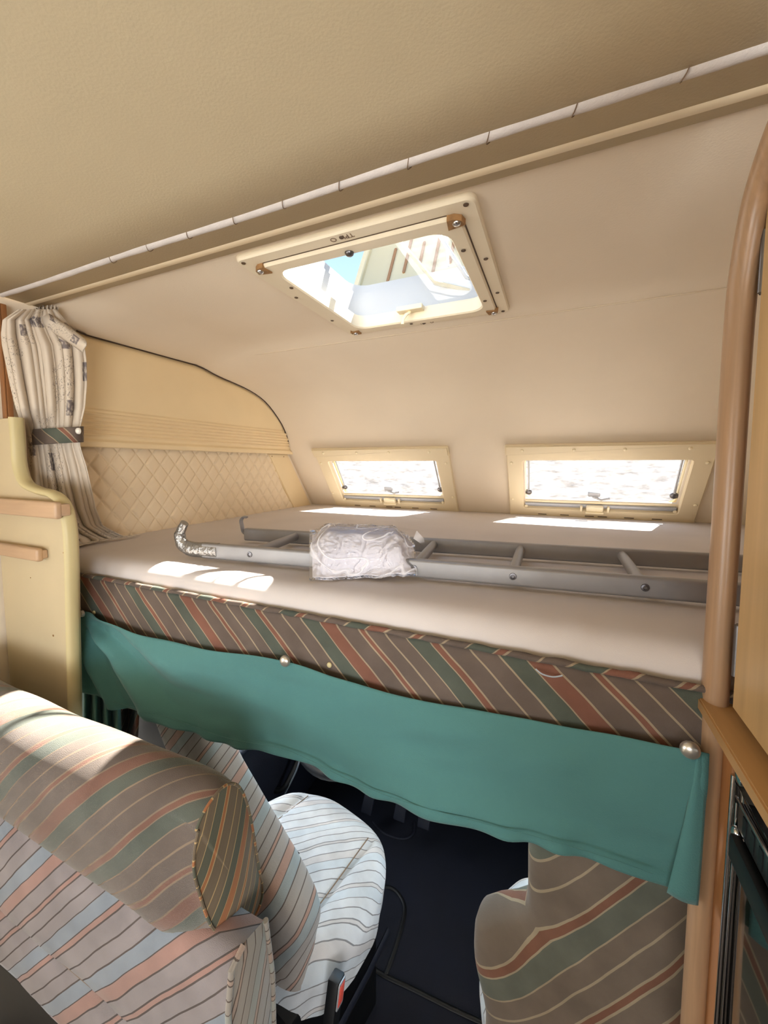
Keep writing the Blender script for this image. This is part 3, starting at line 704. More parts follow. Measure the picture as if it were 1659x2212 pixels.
# ================================================================ PLASTIC BAG with folded cloth
bg_ = thing('plastic_bag', (-.38, .80, ZL), 'clear plastic bag holding a folded white cloth, leaning on the ladder', 'bag')
A = at(670, 1256, 2, 1.350); B = at(905, 1244, 2, 1.350)
ux = Vector((B.x-A.x, B.y-A.y, 0)); WB = ux.length; ux.normalize(); uy = Vector((-ux.y, ux.x, 0))
def bag_pt(u, v, off):
    # v runs from the front bottom edge up the face and over the ladder rail
    hgt = (.058*sm(v, 0, .42)+.022*v)*(1-.10*u)
    dep = .012 + .125*v - .02*u*v
    n_ = noise.noise(Vector((u*7, v*6, 3)))*.004 + noise.noise(Vector((u*16, v*9, 1)))*.0035*sm(u, .4, .9)
    edge = 4*min(u, 1-u, v, 1-v); th = .030*sm(min(1, edge*1.3))*(1-.2*u)
    p = A+ux*(u*WB*(1+.02*sin(v*3)))+uy*dep; p.z = 1.349+hgt+off*th+n_
    p = CAM+(p-CAM)*(1-.05*sm(u, .3, 1)*(1-.6*v))
    return p
U = rng(0, 1, 44); Vv = rng(0, 1, 30)
def bag_top(u, v): p = bag_pt(u, v, 1.0); return tuple(p+Vector((0, -.006, .002)))
mat('white_cloth', (240, 238, 246), .9, var=.03, vscale=9)
V_, F_ = [], []
def closed_sheet(name, fo, m, parent):
    V = []; n = len(U)
    for s_ in (1., 0.):
        for v in Vv:
            for u in U: V.append(fo(u, v, s_))
    K = n*len(Vv); F = []
    for j in range(len(Vv)-1):
        for i in range(n-1):
            q = (j*n+i, j*n+i+1, (j+1)*n+i+1, (j+1)*n+i); F.append(q); F.append(tuple(K+x for x in q[::-1]))
    return mk(name, V, F, m, parent)
closed_sheet('folded_cloth', lambda u, v, s: tuple(bag_pt(.02+.96*u, .03+.92*v, s*.95)), 'white_cloth', bg_)
def film_mat():
    m = bpy.data.materials.new('film'); m.use_nodes = True; t = m.node_tree; N = t.nodes; L = t.links; N.clear()
    o = N.new('ShaderNodeOutputMaterial'); mix = N.new('ShaderNodeMixShader'); tr = N.new('ShaderNodeBsdfTransparent'); gl = N.new('ShaderNodeBsdfGlossy'); gl.inputs['Roughness'].default_value = .07
    fr = N.new('ShaderNodeFresnel'); fr.inputs[0].default_value = 1.6; c = N.new('ShaderNodeTexCoord'); n = N.new('ShaderNodeTexNoise'); n.inputs['Scale'].default_value = 24; n.inputs['Detail'].default_value = 2; n.inputs['Distortion'].default_value = 2.5
    L.new(c.outputs['Object'], n.inputs[0]); b = N.new('ShaderNodeBump'); b.inputs['Strength'].default_value = 1; b.inputs['Distance'].default_value = .008; L.new(n.outputs['Fac'], b.inputs['Height'])
    L.new(b.outputs[0], gl.inputs['Normal']); L.new(b.outputs[0], fr.inputs['Normal']); m2 = N.new('ShaderNodeMath'); m2.operation = 'MULTIPLY_ADD'; m2.inputs[1].default_value = .9; m2.inputs[2].default_value = .0; L.new(fr.outputs[0], m2.inputs[0])
    L.new(m2.outputs[0], mix.inputs[0]); L.new(tr.outputs[0], mix.inputs[1]); L.new(gl.outputs[0], mix.inputs[2])
    # whitened creases, also painted in for highlights the film lacks
    mp = N.new('ShaderNodeMapping'); mp.inputs['Scale'].default_value = (1, .6, 1.6); mp.inputs['Rotation'].default_value = (0, .7, .5); L.new(c.outputs['Object'], mp.inputs[0])
    nn = N.new('ShaderNodeTexNoise'); nn.inputs['Scale'].default_value = 8; nn.inputs['Detail'].default_value = 1.2; nn.inputs['Distortion'].default_value = 1.2; L.new(mp.outputs[0], nn.inputs[0])
    d1_ = N.new('ShaderNodeMath'); d1_.operation = 'SUBTRACT'; d1_.inputs[1].default_value = .5; L.new(nn.outputs['Fac'], d1_.inputs[0])
    d2_ = N.new('ShaderNodeMath'); d2_.operation = 'ABSOLUTE'; L.new(d1_.outputs[0], d2_.inputs[0])
    r_ = N.new('ShaderNodeMapRange'); r_.inputs[1].default_value = .0; r_.inputs[2].default_value = .03; r_.inputs[3].default_value = .75; r_.inputs[4].default_value = .03; L.new(d2_.outputs[0], r_.inputs[0])
    df = N.new('ShaderNodeBsdfDiffuse'); df.inputs[0].default_value = (.95, .95, 1, 1); mm = N.new('ShaderNodeMixShader')
    L.new(r_.outputs[0], mm.inputs[0]); L.new(mix.outputs[0], mm.inputs[1]); L.new(df.outputs[0], mm.inputs[2]); L.new(mm.outputs[0], o.inputs[0]); MATS['film'] = m
film_mat()
closed_sheet('clear_film', lambda u, v, s: tuple(bag_pt(u, v, s*1.1)+Vector((0, -.003, .004 if s else -.001))+Vector((0, 0, .010*sm(v, .88, 1)*(1-u)+.004*noise.noise(Vector((u*20, v*14, 7)))*sm(u, .45, .8)))), 'film', bg_)
tip = bag_pt(1, .35, 0)
mk('film_corner', [tuple(tip+Vector((-.005, 0, .02))), tuple(tip+ux*.022+Vector((0, .004, .000))), tuple(tip+Vector((-.004, .02, .035))), tuple(tip+ux*.016+Vector((0, .012, .018)))], [(0, 1, 3, 2)], 'film', bg_)

# ================================================================ PRINTED CURTAIN
cu = thing('printed_curtain', (-1.3, .68, 1.35), 'off-white curtain printed with grey stamps and handwriting, tied back at the left of the bed', 'curtain')
R_ = [ # y, xl, xr, Yl, Yr, fold amp
 (668, 40, 122, .572, .690, .004), (690, 6, 140, .570, .700, .007), (722, 3, 166, .570, .705, .009), (745, 5, 183, .570, .705, .010),
 (780, 12, 187, .570, .705, .010), (830, 22, 188, .572, .705, .010), (880, 34, 184, .574, .700, .009), (915, 46, 176, .61, .690, .007),
 (940, 52, 172, .625, .685, .005), (965, 57, 174, .625, .688, .005), (1010, 60, 188, .62, .700, .008), (1060, 64, 199, .62, .715, .009),
 (1100, 72, 208, .63, .745, .010), (1135, 88, 222, .64, .79, .011), (1154, 104, 258, .65, .85, .010), (1166, 120, 290, .66, .895, .007), (1178, 140, 306, .66, .925, .004)]
def fold(f, g):
    # soft irregular pleats: wide rounded ridges with narrow valleys
    w_ = f+.035*noise.noise(Vector((f*3, g*2.2, 5)))
    a_ = abs(sin(pi*(w_*4.6+.15*sin(g*6)))); b_ = abs(sin(pi*(w_*7.7+.4+.25*g)))
    return .75*(a_**.6)+.35*(b_**.8)-.55
def cur(f, g):
    k = g*(len(R_)-1); i = min(int(k), len(R_)-2); t = k-i; r = [R_[i][q]*(1-t)+R_[i+1][q]*t for q in range(6)]
    px = r[1]+(r[2]-r[1])*f; Y = r[3]+(r[4]-r[3])*f
    fo = fold(f, g); Y -= 1.6*r[5]*fo*min(1, f*9+.15)
    py = r[0]
    if g > .93: py += -18*(f-.2)*sm(g, .93, 1)+4
    p = at(px, py, 1, Y)
    if p.z < 1.352: p.z = 1.352+.002*abs(sin(f*30))
    p.x = max(p.x, WL+.006)
    return tuple(p)
grid('cloth', rng(0, 1, 150), rng(0, 1, 110), cur, 'curtain_print', cu, uvf=lambda f, g: (f*.5, g*.85), solid=.0015)
# ruffled heading above
def head(f, g):
    px = 50+75*f; py = 676-22*f-24*g*(.6+.4*f)+16; Y = .662+.035*f
    p = at(px, py, 1, Y-.007*sin(f*2*pi*9)); p.z = min(p.z, 2.054); return tuple(p)
grid('ruffled_heading', rng(0, 1, 90), rng(0, 1, 6), head, 'curtain_print', cu, uvf=lambda f, g: (f*.5, g*.05), solid=.001)
# fold-over flap of cloth near the top
def flap(f, g):
    px = 88+96*f+4*sin(g*5); py = 668+52*f+(36-8*f)*g+14*f*f; Y = .668-.018*sin(pi*g)-.01*f+.006*noise.noise(Vector((f*8, g*2, 0)))
    return tuple(at(px, py, 1, Y))
grid('cloth_fold', rng(0, 1, 30), rng(0, 1, 10), flap, 'curtain_print', cu, uvf=lambda f, g: (f*.3, .9+g*.1), solid=.0015)
tie = thing('curtain_tieback', (-1.3, .65, 1.66), 'striped brown, green and rust fabric tieback holding the printed curtain', 'tieback')
def tief(f, g):
    a = f*2*pi; px = 112-66*cos(a); py = 942+ (-17+34*g) + (4-8*(1-cos(a))/2) ; Y = .672-.052*sin(a)
    return tuple(at(px, py, 1, Y))
grid('band', rng(0, 1, 49), rng(0, 1, 8), tief, 'stripe_tie', tie, uvf=lambda f, g: (f*.36, -g*.05), solid=.003)
p = at(171, 931, 1, .640); lathe('pearl_button', dome(.0085, .008), 'pearl', tie, 14, Matrix.Translation(p) @ Matrix.Rotation(pi/2, 4, 'X'))

# ================================================================ LEFT PARTITION with shelves
YP = .56
pt = thing('side_partition', (-1.25, YP, .4), 'beige end panel with an S-shaped rounded edge left of the bed', 'partition')
EDGE = [(40, 902), (44, 950), (48, 1005), (62, 1043), (92, 1060), (122, 1068), (143, 1088), (155, 1130), (160, 1200), (163, 1350), (166, 1480), (168, 1600), (172, 1800)]
ep = smooth_path([at(x-6, y, 1, YP) for x, y in EDGE], 5)
poly = [(-1.405, ep[0].z)]+[(p.x, p.z) for p in ep]+[(-1.405, ep[-1].z)]
prism('panel', poly[::-1], 0, .018, 'partition_face', pt, basis((1, 0, 0), (0, 0, 1), (0, 1, 0), (0, YP, 0)))
tube('edge_moulding', ep, .0095, 'partition_edge', pt, 12, ry=.016, up=(0, 1, 0))
tube('moulding_bead', [Vector((p.x-.010, YP-.004, p.z)) for p in ep], .0022, 'cream_plastic', pt, 6)
for (px, py, r) in ((115, 1373, .003), (66, 1248, .0015), (137, 1194, .0015)):
    p = at(px, py, 1, YP-.0005); lathe('screw', dome(r, .001), 'rust', pt, 8, Matrix.Translation(p) @ Matrix.Rotation(pi/2, 4, 'X'))
# overhead cupboard side (wood) at far left
sc_ = thing('overhead_cupboard', (-1.36, .5, 1.5), 'dark wooden cupboard side at the left edge beside the curtain', 'cupboard')
box('side_board', (-1.405, .585, 1.40), (-1.374, .598, 2.03), 'wood_side', sc_, .002)
box('front_stile', (-1.384, .580, 1.40), (-1.374, .5845, 2.03), 'wood_side', sc_, .002)
for i, (nm, pa, pb, Yf, lab) in enumerate((('upper', (0, 1085), (122, 1122), .530, 'light wooden shelf board with a lipped front edge, upper of the two at the left'), ('lower', (0, 1186), (82, 1214), .538, 'light wooden shelf board in the shadow, lower of the two at the left'))):
    p1 = at(pb[0], pa[1], 1, Yf); p2 = at(pb[0], pb[1], 1, Yf)
    sh = thing('wooden_shelf', (-1.2, Yf, p2.z), lab, 'shelf')
    box('board', (-1.405, Yf+.004, p2.z+.006), (p1.x-.002, YP-.001, p1.z-.006), 'wood_shelf', sh, .002)
    box('front_lip', (-1.405, Yf-.004, p2.z), (p1.x, Yf+.012, p1.z), 'wood_shelf', sh, .006, seg=3)

# ================================================================ RIGHT: wardrobe, pole, door, fridge
XD = .222
wd_ = thing('wardrobe', (.5, .2, 1.2), 'tall oak wardrobe at the right edge with its door above a wooden ledge', 'wardrobe')
box('side_panel', (.226, .60, 1.26), (WR-.004, .632, 1.96), 'wood_side', wd_, .003)
box('front_frame', (.226, .05, 1.262), (.25, .60, 1.96), 'wood_side', wd_, .002)
PP = [at(x, y, 0, .2) for x, y in ((1659, 310), (1625, 370), (1605, 440))]
pole = [Vector((.205, .20, 1.990)), Vector((.205, .40, 1.985)), Vector((.205, .50, 1.972)), Vector((.205, .565, 1.948)), Vector((.205, .612, 1.908)), Vector((.205, .635, 1.85)), Vector((.205, .645, 1.78)), Vector((.205, .645, 1.6)), Vector((.205, .645, 1.35)), Vector((.205, .645, 1.1)), Vector((.205, .645, .8)), Vector((.205, .645, .1))]
pl = thing('wooden_post', (.205, .645, .05), 'rounded wooden post running up and curving over the wardrobe door at right', 'post')
tube('post', smooth_path(pole, 5), .0145, 'wood_pole', pl, 18, ry=.020, up=(0, 1, 0))
box('inner_filler', (.212, .6, .1), (.224, .632, 1.26), 'wood_side', pl, .002)
dr = prism('door', [(.0, 1.945)]+[(-.536-.07*sin(radians(a)), 1.875+.07*cos(radians(a))) for a in range(0, 91, 15)]+[(-.606, 1.296), (.0, 1.296)], 0, .012, 'wood_door', wd_, basis((0, -1, 0), (0, 0, 1), (-1, 0, 0), (XD, 0, 0)), .003)
dr['label'] = 'glossy yellow oak door'
box('door_seal', (XD-.001, .0, 1.284), (XD+.003, .608, 1.294), 'rubber_seal', wd_, .001)
for (z0, z1) in ((1.80, 1.87), (1.335, 1.40)):
    hg = tube('hinge', [(XD-.008, .6125, z0), (XD-.008, .6125, z1)], .0045, 'steel_dark', wd_, 10)
    box('hinge_leaf', (XD-.008, .604, z0), (XD-.005, .622, z1), 'steel_dark', hg, .001)
le = thing('wooden_ledge', (.21, .3, 1.27), 'narrow wooden ledge below the wardrobe door, just above the black glass', 'ledge')
prism('board', [(.0, .186), (.655, .186), (.668, .192), (.672, .225), (.0, .225)][::-1], 1.270, 1.284, 'wood_lip', le, basis((0, 1, 0), (1, 0, 0), (0, 0, 1), (0, 0, 0)) if False else Matrix(((0, 1, 0, 0), (1, 0, 0, 0), (0, 0, 1, 0), (0, 0, 0, 1))), .002)
fr = thing('fridge', (.5, .3, .05), 'black glossy refrigerator front with chrome edge strips, below the wooden ledge at right', 'fridge')
box('body', (.226, -.05, .06), (.74, .600, 1.262), 'black', fr, .003)
box('glass_door', (.216, -.03, .10), (.2255, .596, 1.205), 'black_gloss', fr, .002)
tube('chrome_strip', [(.214, .597, .1), (.214, .597, 1.215)], .0035, 'chrome', fr, 10)
tube('chrome_strip', [(.2135, .583, .1), (.2135, .583, 1.19)], .0018, 'chrome', fr, 8)
vp = box('vent_panel', (.212, .0, 1.165), (.2158, .575, 1.198), 'steel_dark', fr, .001)
for i in range(26):
    y = .556-i*.0195; box('vent_slot', (.2112, y-.0045, 1.170), (.2125, y+.0045, 1.192), 'black', vp, 0)
tube('vent_edge', [(.211, .0, 1.200), (.211, .58, 1.200)], .0015, 'chrome', fr, 6)
box('upper_fascia', (.2155, .0, 1.206), (.2255, .596, 1.262), 'black_gloss', fr, .001)
box('handle_recess', (.203, .0, 1.128), (.2155, .572, 1.160), 'black', fr, .004)
lathe('door_catch', dome(.011, .006), 'chrome', fr, 14, Matrix.Translation((.2150, .580, 1.226)) @ Matrix.Rotation(-pi/2, 4, 'Y'))
lathe('door_catch', dome(.007, .006), 'chrome', fr, 14, Matrix.Translation((.2125, .575, 1.158)) @ Matrix.Rotation(-pi/2, 4, 'Y'))

# ================================================================ DINETTE BENCH BACK
bn = thing('dinette_bench', (-.9, .42, .03), 'dinette bench backrest in diagonal striped velour, nearest at lower left with a sunlit patch', 'bench')
XE = -.45
bp = smooth_path([(.425, .832), (.398, .848), (.374, .880), (.356, .915), (.346, .955), (.343, 1.01), (.345, 1.055), (.356, 1.088), (.38, 1.112), (.412, 1.120), (.44, 1.108), (.462, 1.07), (.482, .99), (.499, .90), (.505, .85), (.49, .826), (.45, .822)], 5)
bp = [(p.x, p.y) for p in bp]
arc = [0]
for a, b in zip(bp, bp[1:]): arc.append(arc[-1]+math.hypot(b[0]-a[0], b[1]-a[1]))
cyb, czb = .42, .97
def bol(x, k):
    k = int(k) % len(bp); y, z = bp[k]
    e = sm(XE-x, 0, .05); s = 1-.055*(1-e)**2
    # gentle dents
    n_ = .005*noise.noise(Vector((x*6, z*6, 1)))+.006*noise.noise(Vector((x*2.2, z*2, 4)))
    dent = -.012*math.exp(-(((x+.50)/.05)**2+((z-1.07)/.03)**2)) if y < .4 else 0
    back = .024*(1-sm(XE-x, 0, .09))*sm(.44-y, 0, .06)*(.35+sm(1.08-z, 0, .16))*(1 if z < 1.09 else .3)
    return (x, cyb+(y-cyb)*s+n_-dent+back, czb+(z-czb)*s+n_*.6)
bx = lines(WL+.01, XE-.06, step=.02)+[XE-.045, XE-.03, XE-.018, XE-.008, XE]
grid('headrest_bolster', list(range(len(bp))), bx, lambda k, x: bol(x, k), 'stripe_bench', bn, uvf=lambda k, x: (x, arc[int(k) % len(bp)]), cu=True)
# end cap of the bolster, slightly domed
Vc = []; Fc = []; UVc = []
nr = 7; nb = len(bp)
for r_i in range(nr):
    q = 1-r_i/nr
    for k in range(nb):
        x, y, z = bol(XE, k); yy = cyb+(y-cyb)*q; zz = czb+(z-czb)*q
        Vc.append((XE+.010*(1-q*q), yy, zz)); UVc.append((yy-.5*zz, .0))
Vc.append((XE+.010, cyb, czb)); UVc.append((cyb-.5*czb, .0))
for r_i in range(nr-1):
    for k in range(nb): Fc.append((r_i*nb+k, r_i*nb+(k+1) % nb, (r_i+1)*nb+(k+1) % nb, (r_i+1)*nb+k))
for k in range(nb): Fc.append(((nr-1)*nb+k, (nr-1)*nb+(k+1) % nb, len(Vc)-1))
mk('end_cap', Vc, Fc, 'stripe_bench_end', bn, UVc)['label'] = 'darker mitred end of the bolster'
tube('seam_piping', [Vector(bol(XE, k))+Vector((.001, 0, 0)) for k in range(nb-1)], .0022, 'stripe_bench_end', bn, 6)
# main back cushion with a seam near its base
def low_prof(k):
    P = [(.442, .890), (.395, .905), (.372, .895), (.364, .84), (.362, .72), (.366, .684), (.375, .670), (.367, .654), (.366, .60), (.370, .54), (.382, .50), (.41, .495), (.445, .50), (.455, .60), (.455, .78)]
    return P[int(k) % len(P)]
nl = 15
la = [0]
for k in range(1, nl):
    (ya, za), (yb, zb) = low_prof(k-1), low_prof(k); la.append(la[-1]+math.hypot(yb-ya, zb-za))
def lowf(k, x):
    y, z = low_prof(k); n_ = .005*noise.noise(Vector((x*5, z*5, 7)))+.0025*noise.noise(Vector((x*18, z*18, 2)))
    return (x, y+n_, z)
XE2 = -.397
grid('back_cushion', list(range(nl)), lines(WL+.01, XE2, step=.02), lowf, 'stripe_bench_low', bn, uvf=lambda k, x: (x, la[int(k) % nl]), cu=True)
tube('cushion_seam', [(x, .374, .669) for x in rng(WL+.01, XE2, 30)], .0025, 'thread', bn, 6)
ring_v = [Vector((XE2, *low_prof(k))) for k in range(nl)]
Vc = [(XE2, v.y, v.z) for v in ring_v]+[(XE2+.006, .41+(v.y-.41)*.75, .7+(v.z-.7)*.93) for v in ring_v]+[(XE2+.008, .41, .7)]
Fc = [(i, (i+1) % nl, nl+(i+1) % nl, nl+i) for i in range(nl)]+[(nl+i, nl+(i+1) % nl, 2*nl) for i in range(nl)]
mk('cushion_end', Vc, Fc, 'stripe_low_end', bn, [(y-.4*z, 0) for x, y, z in Vc])
tube('cushion_piping', [v+Vector((.002, 0, 0)) for v in ring_v[1:10]], .0045, 'stripe_low_end', bn, 8)
tube('cushion_piping', [v+Vector((.002, 0, 0)) for v in (ring_v[11], ring_v[12], ring_v[13], ring_v[14], ring_v[0])], .0045, 'stripe_low_end', bn, 8)
box('bench_box', (WL+.005, .385, .03), (XE-.01, .45, .495), 'black', bn, .004)

# ================================================================ CAB
CF = -.05
struct(box('floor_cab', (-1.16, .60, CF-.02), (.52, 1.9, CF), 'mat_rubber', None, 0))
cab = struct(box('wall_cab_step', (-1.16, .60, CF), (.52, .625, .03), 'dark_trim', None, 0))
struct(box('wall_firewall', (-1.16, 1.88, CF), (.52, 1.90, .55), 'dark_trim', None, 0))
struct(box('wall_cab_left_rear', (WL+.002, .84, CF), (-1.13, .86, 1.168), 'dark_trim', None, 0))
struct(box('wall_cab_right_rear', (.42, .64, CF), (WR-.002, .66, 1.105), 'dark_trim', None, 0))
fm = thing('floor_mat', (-.3, 1.2, CF), 'dark blue rubber floor mat with moulded seams between the two cab seats', 'mat')
box('sheet', (-1.1, .70, CF), (.46, 1.75, CF+.006), 'mat_rubber', fm, .002)
for nm, P in (('moulded_seam', [(760, 2070), (800, 2088), (832, 2108), (900, 2140), (990, 2185), (1080, 2225)]), ('moulded_seam', [(832, 2108), (850, 2060), (868, 2000), (874, 1960), (862, 1932), (845, 1918), (820, 1914)])):
    tube(nm, smooth_path([at(x, y, 2, CF+.008) for x, y in P]), .007, 'black', fm, 8, ry=.004)
tube('moulded_seam', smooth_path([at(x, y, 2, CF+.008) for x, y in ((805, 1775), (830, 1800), (870, 1812), (893, 1800), (895, 1775))]), .005, 'dark_trim', fm, 8, ry=.004)
# pedals
for (px, py, lab) in ((795, 1738, 'clutch pedal, leftmost of the three in the footwell'), (865, 1752, 'brake pedal, middle of the three in the footwell'), (917, 1768, 'accelerator pedal, rightmost of the three in the footwell')):
    p = at(px, py, 1, 1.5); pd = thing('pedal', p, 'dark rubber '+lab, 'pedal')
    box('pad', (-.026, -.008, -.035), (.026, .008, .035), 'dark_trim', pd, .006, Matrix.Translation(p) @ Matrix.Rotation(radians(-35), 4, 'X'))
    tube('arm', [p+Vector((0, .005, .0)), p+Vector((0, .10, .12)), p+Vector((0, .12, .33))], .008, 'black', pd, 8)
# dashboard and windscreen
db = thing('dashboard', (-.3, 1.7, .6), 'dark blue dashboard under the bed, mostly hidden by the teal valance', 'dashboard')
extr_x('dash_body', [(1.42, .42), (1.40, .56), (1.44, .64), (1.60, .70), (1.87, .70), (1.87, .40), (1.6, .36)], -1.14, .5, 'dark_trim', db)
extr_x('knee_panel', [(1.50, .42), (1.58, .2), (1.62, .2), (1.62, .42)], -1.10, -.9, 'dark_trim', db)
ws = struct(mk('window_6', [(-1.14, 2.05, .70), (.5, 2.05, .70), (.46, 1.85, 1.168), (-1.10, 1.85, 1.168)], [(0, 1, 2, 3)], 'glass_clear', None, None, False)); ws['label'] = 'windscreen'
# cab doors
def cab_door(n, x, s):
    d = struct(thing(f'door_{n}', (x, 1.2, CF)))
    ys0 = .88 if s > 0 else .66
    d['label'] = 'dark blue cab door trim on the left' if s > 0 else 'dark blue cab door trim on the right'
    def dp(y, z):
        top = .47-.10*(y-1.1)
        return (x+s*(.012*sm(z, .0, .1)-.02*sm(z, .38, .47)), y, CF+(top-CF)*z/.47)
    grid('trim_panel', lines(ys0, 1.9, step=.05), lines(0, .47, step=.03), dp, 'dark_trim', d, solid=.03*s)
    tube('top_ledge', [(x+s*.002, y, .47-.10*(y-1.1)+.004) for y in (ys0, 1.0, 1.4, 1.9)], .012, 'dark_trim', d, 8)
    tube('grab_handle', smooth_path([(x+s*.01, 1.30, .17), (x+s*.05, 1.32, .19), (x+s*.055, 1.42, .27), (x+s*.01, 1.46, .31)]), .012, 'black', d, 8)
    box('armrest', (min(x, x+s*.07), .95, .13), (max(x, x+s*.07), 1.22, .17), 'black', d, .01)
    grid('glass', [ys0+.04, 1.85], [.45, 1.15], lambda y, z: (x-s*.01, y, z), 'glass_clear', d)
    for ya, yb in ((ys0, ys0+.08), (1.80, 1.90)): box('pillar', (min(x, x-s*.03), ya, .42), (max(x, x-s*.03), yb, 1.168), 'dark_trim', d, .004)
cab_door(1, -1.10, 1); cab_door(2, .48, -1)
tube_c = smooth_path([at(x, y, 1, 1.33) for x, y in ((648, 1640), (641, 1662), (628, 1690), (612, 1722), (600, 1760))])
cb = thing('white_cable', tube_c[-1], 'thin pale cable hanging in front of the dark door trim', 'cable')
tube('wire', tube_c, .0035, 'cable', cb, 8)
# steering wheel
swc = Vector((-.74, 1.30, .60)); sw = thing('steering_wheel', swc, 'dark steering wheel partly seen beneath the teal valance', 'steering wheel')
MS = Matrix.Translation(swc) @ Matrix.Rotation(radians(-55), 4, 'X') @ Matrix.Rotation(pi/2, 4, 'X')
MS = Matrix.Translation(swc) @ Matrix.Rotation(radians(35), 4, 'X')
tube('rim', [(.20*cos(a), .20*sin(a), 0) for a in rng(0, 2*pi, 41)[:-1]], .014, 'black', sw, 10, MS, closed=True)
for a in (200, 340, 90): tube('spoke', [(.03*cos(radians(a)), .03*sin(radians(a)), -.02), (.19*cos(radians(a)), .19*sin(radians(a)), 0)], .016, 'black', sw, 8, MS, ry=.006)
lathe('hub', [(.06, -.03), (.065, -.01), (.055, .01), (.01, .015)], 'dark_trim', sw, 20, MS)
tube('column', [tuple(MS @ Vector((0, 0, -.03))), (-.74, 1.39, .50)], .03, 'black', sw, 12)

# ---- cab seats
def seat(name, cx, cy, label, lean_deg, backm, cushm, yaw=0, shift=0):
    st_ = thing(name, (cx, cy, CF), label, 'car seat')
    hw = .262; y0, y1 = cy-.20, cy+.20
    # cushion: superelliptic top with rounded rim and side skirt
    def cush(a, t):
        # a angle 0..1, t radial 0 centre ..1 rim, then skirt
        an = a*2*pi; c_, s_ = cos(an), sin(an); n_ = 3.4
        ex = math.copysign(abs(c_)**(2/n_), c_)*hw; ey = math.copysign(abs(s_)**(2/n_), s_)*.215
        taper = 1-.14*sm(ey, .0, .215); ex *= taper
        if ey > 0: ey += .02*(1-(ex/hw)**2)
        if t <= 1:
            q = t; z = .42+.018*(1-t**4) - .026*t**8
            ax = abs(ex*q)/hw
            z += .014*sm(ax, .55, .75)*(1-sm(t, .93, 1)); z -= .010*math.exp(-((ax-.57)/.035)**2)*(1 if q < .9 else 0)
            return (cx+ex*q, cy+ey*q, z+.004*noise.noise(Vector((ex*q*9, ey*q*9, cx))))
        q = 1-.05*(t-1)+.008*sin(a*90)*(1 if t > 1.2 else 0)
        return (cx+ex*q*1.01, cy+ey*q*1.01, .394-.11*(t-1))
    T = [.02]+[i/22 for i in range(1, 23)]+[1.1, 1.3, 1.6, 2.0]
    def cuv(a, t):
        an = a*2*pi; return (cos(an)*hw*min(t, 2)*1.0, sin(an)*.215*min(t, 2))
    def cuv2(a, t):
        p_ = cush(a, min(t, 1)); d_ = max(0, t-1)*.11; return (p_[0]+d_*cos(a*2*pi), p_[1]+d_*sin(a*2*pi)*.2)
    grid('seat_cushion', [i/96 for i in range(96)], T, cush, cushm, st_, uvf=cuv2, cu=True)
    for sx_ in (-1, 1):
        tube('cushion_seam', smooth_path([(cx+sx_*.150, cy-.17, .4325), (cx+sx_*.147, cy-.02, .4335), (cx+sx_*.135, cy+.17, .4275)]), .0016, 'thread', st_, 6)
    # base box, side valance and slider
    box('seat_base', (cx-.20, cy-.21, CF+.006), (cx+.20, cy+.13, .31), 'black', st_, .01)
    for sx_ in (-1, 1):
        tube('side_rail', [(cx+sx_*.250, cy-.30, .19), (cx+sx_*.250, cy+.02, .225), (cx+sx_*.248, cy+.12, .245)], .006, 'dark_trim', st_, 8, ry=.014, up=(0, 0, 1))
    # backrest: rounded slab, narrower above the shoulders
    lean = radians(lean_deg); sd_ = .10 if shift else 0
    bu = Vector((0, -sin(lean), cos(lean))); bnn = Vector((0, cos(lean), sin(lean)))
    org = Vector((cx-(.02 if shift else 0), cy-.225, .385))
    def bw(s):   # half width along the height
        return .232+.028*sm(s, .05, .2)-.10*(sm(s, .16, .31) if sd_ else sm(s, .25, .33))-.05*sm(s, .70, .76)
    def backf(a, s):
        an = a*2*pi; c_, s_ = cos(an), sin(an); n_ = 3.0
        W = bw(s)*(1 if s < .70 else math.sqrt(max(.02, 1-((s-.70)/.0605)**2)) if s < .76 else .14); Th = .056*(1-.25*sm(s, .45, .7))
        if s < .03: Th *= .8
        ex = math.copysign(abs(c_)**(2/n_), c_)*W; ey = math.copysign(abs(s_)**(2/2.4), s_)*Th
        ey += .018*sm(abs(ex)/W, .5, .85)*sm(s_, 0, .4)   # side wings towards the front
        ey -= .016*math.exp(-((s-.22)/.14)**2)*sm(-s_, 0, .4)
        p = org+bu*s+Vector((ex+shift*sm(s, .13, .5), 0, 0))+bnn*(ey+.055)
        q = .005*noise.noise(p*7); return (p.x+q, p.y+q, p.z)
    Ssz = lines(0, .76, step=.02)
    def buv(a, s):
        p_ = backf(a, s); return (p_[0]+.6*p_[1], s)
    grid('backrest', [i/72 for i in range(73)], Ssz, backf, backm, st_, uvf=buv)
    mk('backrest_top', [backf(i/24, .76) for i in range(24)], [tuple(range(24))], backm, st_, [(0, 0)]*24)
    if yaw:
        Rm = Matrix.Translation(Vector((cx, cy, 0))) @ Matrix.Rotation(radians(yaw), 4, 'Z') @ Matrix.Translation(Vector((-cx, -cy, 0)))
        for ch in st_.children:
            c0 = Rm @ Vector(ch.location)
            ch.location = c0; ch.rotation_euler = (0, 0, radians(yaw))
    return st_
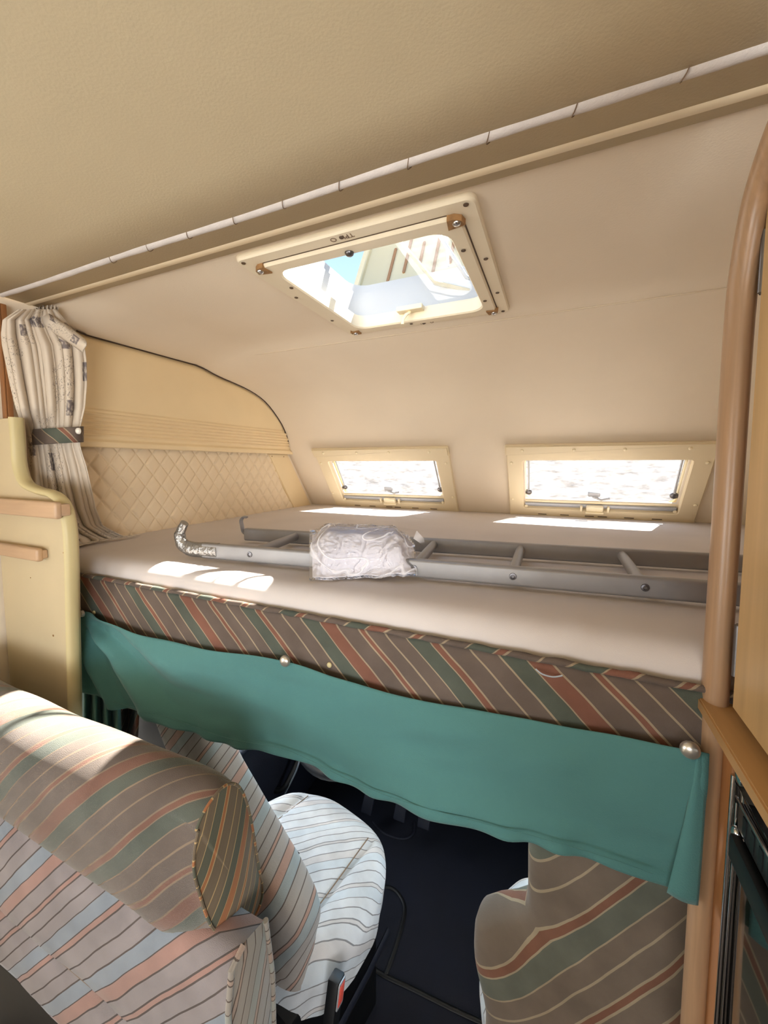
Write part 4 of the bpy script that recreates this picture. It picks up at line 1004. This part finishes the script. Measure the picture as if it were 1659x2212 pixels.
s1 = seat('cab_seat', -.675, .90, 'driver seat in striped velour with daylight painted into its pale colour, beside the bench end', -4, 'stripe_seatback_lit', 'stripe_seat_lit', yaw=-12, shift=-.36)
s2 = seat('cab_seat', .13, .945, 'passenger seat seen from behind with brown and rust diagonal stripes, behind the wooden post', -5, 'stripe_rear', 'stripe_seat_lit')
# belt buckle
pb = at(725, 2140, 0, -.425)
bk = thing('belt_buckle', pb, 'black seat belt buckle with a red release button beside the driver seat', 'belt buckle')
MB = Matrix.Translation(pb) @ Matrix.Rotation(radians(-18), 4, 'X')
box('housing', (-.016, -.018, -.09), (.012, .018, .028), 'black', bk, .005, MB)
box('release_button', (.0125, -.011, -.018), (.016, .011, .020), 'red', bk, .002, MB)
ring('button_surround', rrect(-.015, -.024, .015, .025, .004, 3), rrect(-.011, -.019, .011, .021, .003, 3), 0, .0025, 'alu_matt', bk, MB @ basis((0, 1, 0), (0, 0, 1), (1, 0, 0), (.012, 0, 0)))
# curtains hanging at the left of the cab
tcn = thing('teal_side_curtain', (-1.3, .72, .65), 'teal curtain hanging in folds behind the valance at far left', 'curtain')
def tcur(f, g):
    px = 166+92*f+6*g*f; py = 1460+170*g; Y = .70+.015*sin(f*2*pi*4)+.02*f
    p = at(px, py, 1, Y); p.x = max(p.x, WL+.02); return tuple(p)
grid('cloth', rng(0, 1, 70), rng(0, 1, 12), tcur, 'teal', tcn, solid=.001)
scn = thing('striped_side_curtain', (-1.2, .76, .65), 'striped velour curtain strip hanging between the teal curtain and the driver seat', 'curtain')
def scur(f, g):
    px = 246+58*f-8*g; py = 1470+160*g; Y = .765+.02*sin(f*2*pi*1.7+1)
    return tuple(at(px, py, 1, Y))
grid('cloth', rng(0, 1, 40), rng(0, 1, 12), scur, 'stripe_tie', scn, uvf=lambda f, g: (f*.16, g*.2), solid=.001)

# ================================================================ OUTSIDE
go = struct(box('ground', (-30, -30, -.75), (30, 40, -.7), 'ground_out', None, 0))
hs = thing('neighbour_wall', (-2, 9, -.7), 'pale rendered wall outside, seen blurred through the alcove windows', 'wall')
box('render', (-14, 9, -.7), (9, 9.3, 2.4), 'facade', hs, 0)
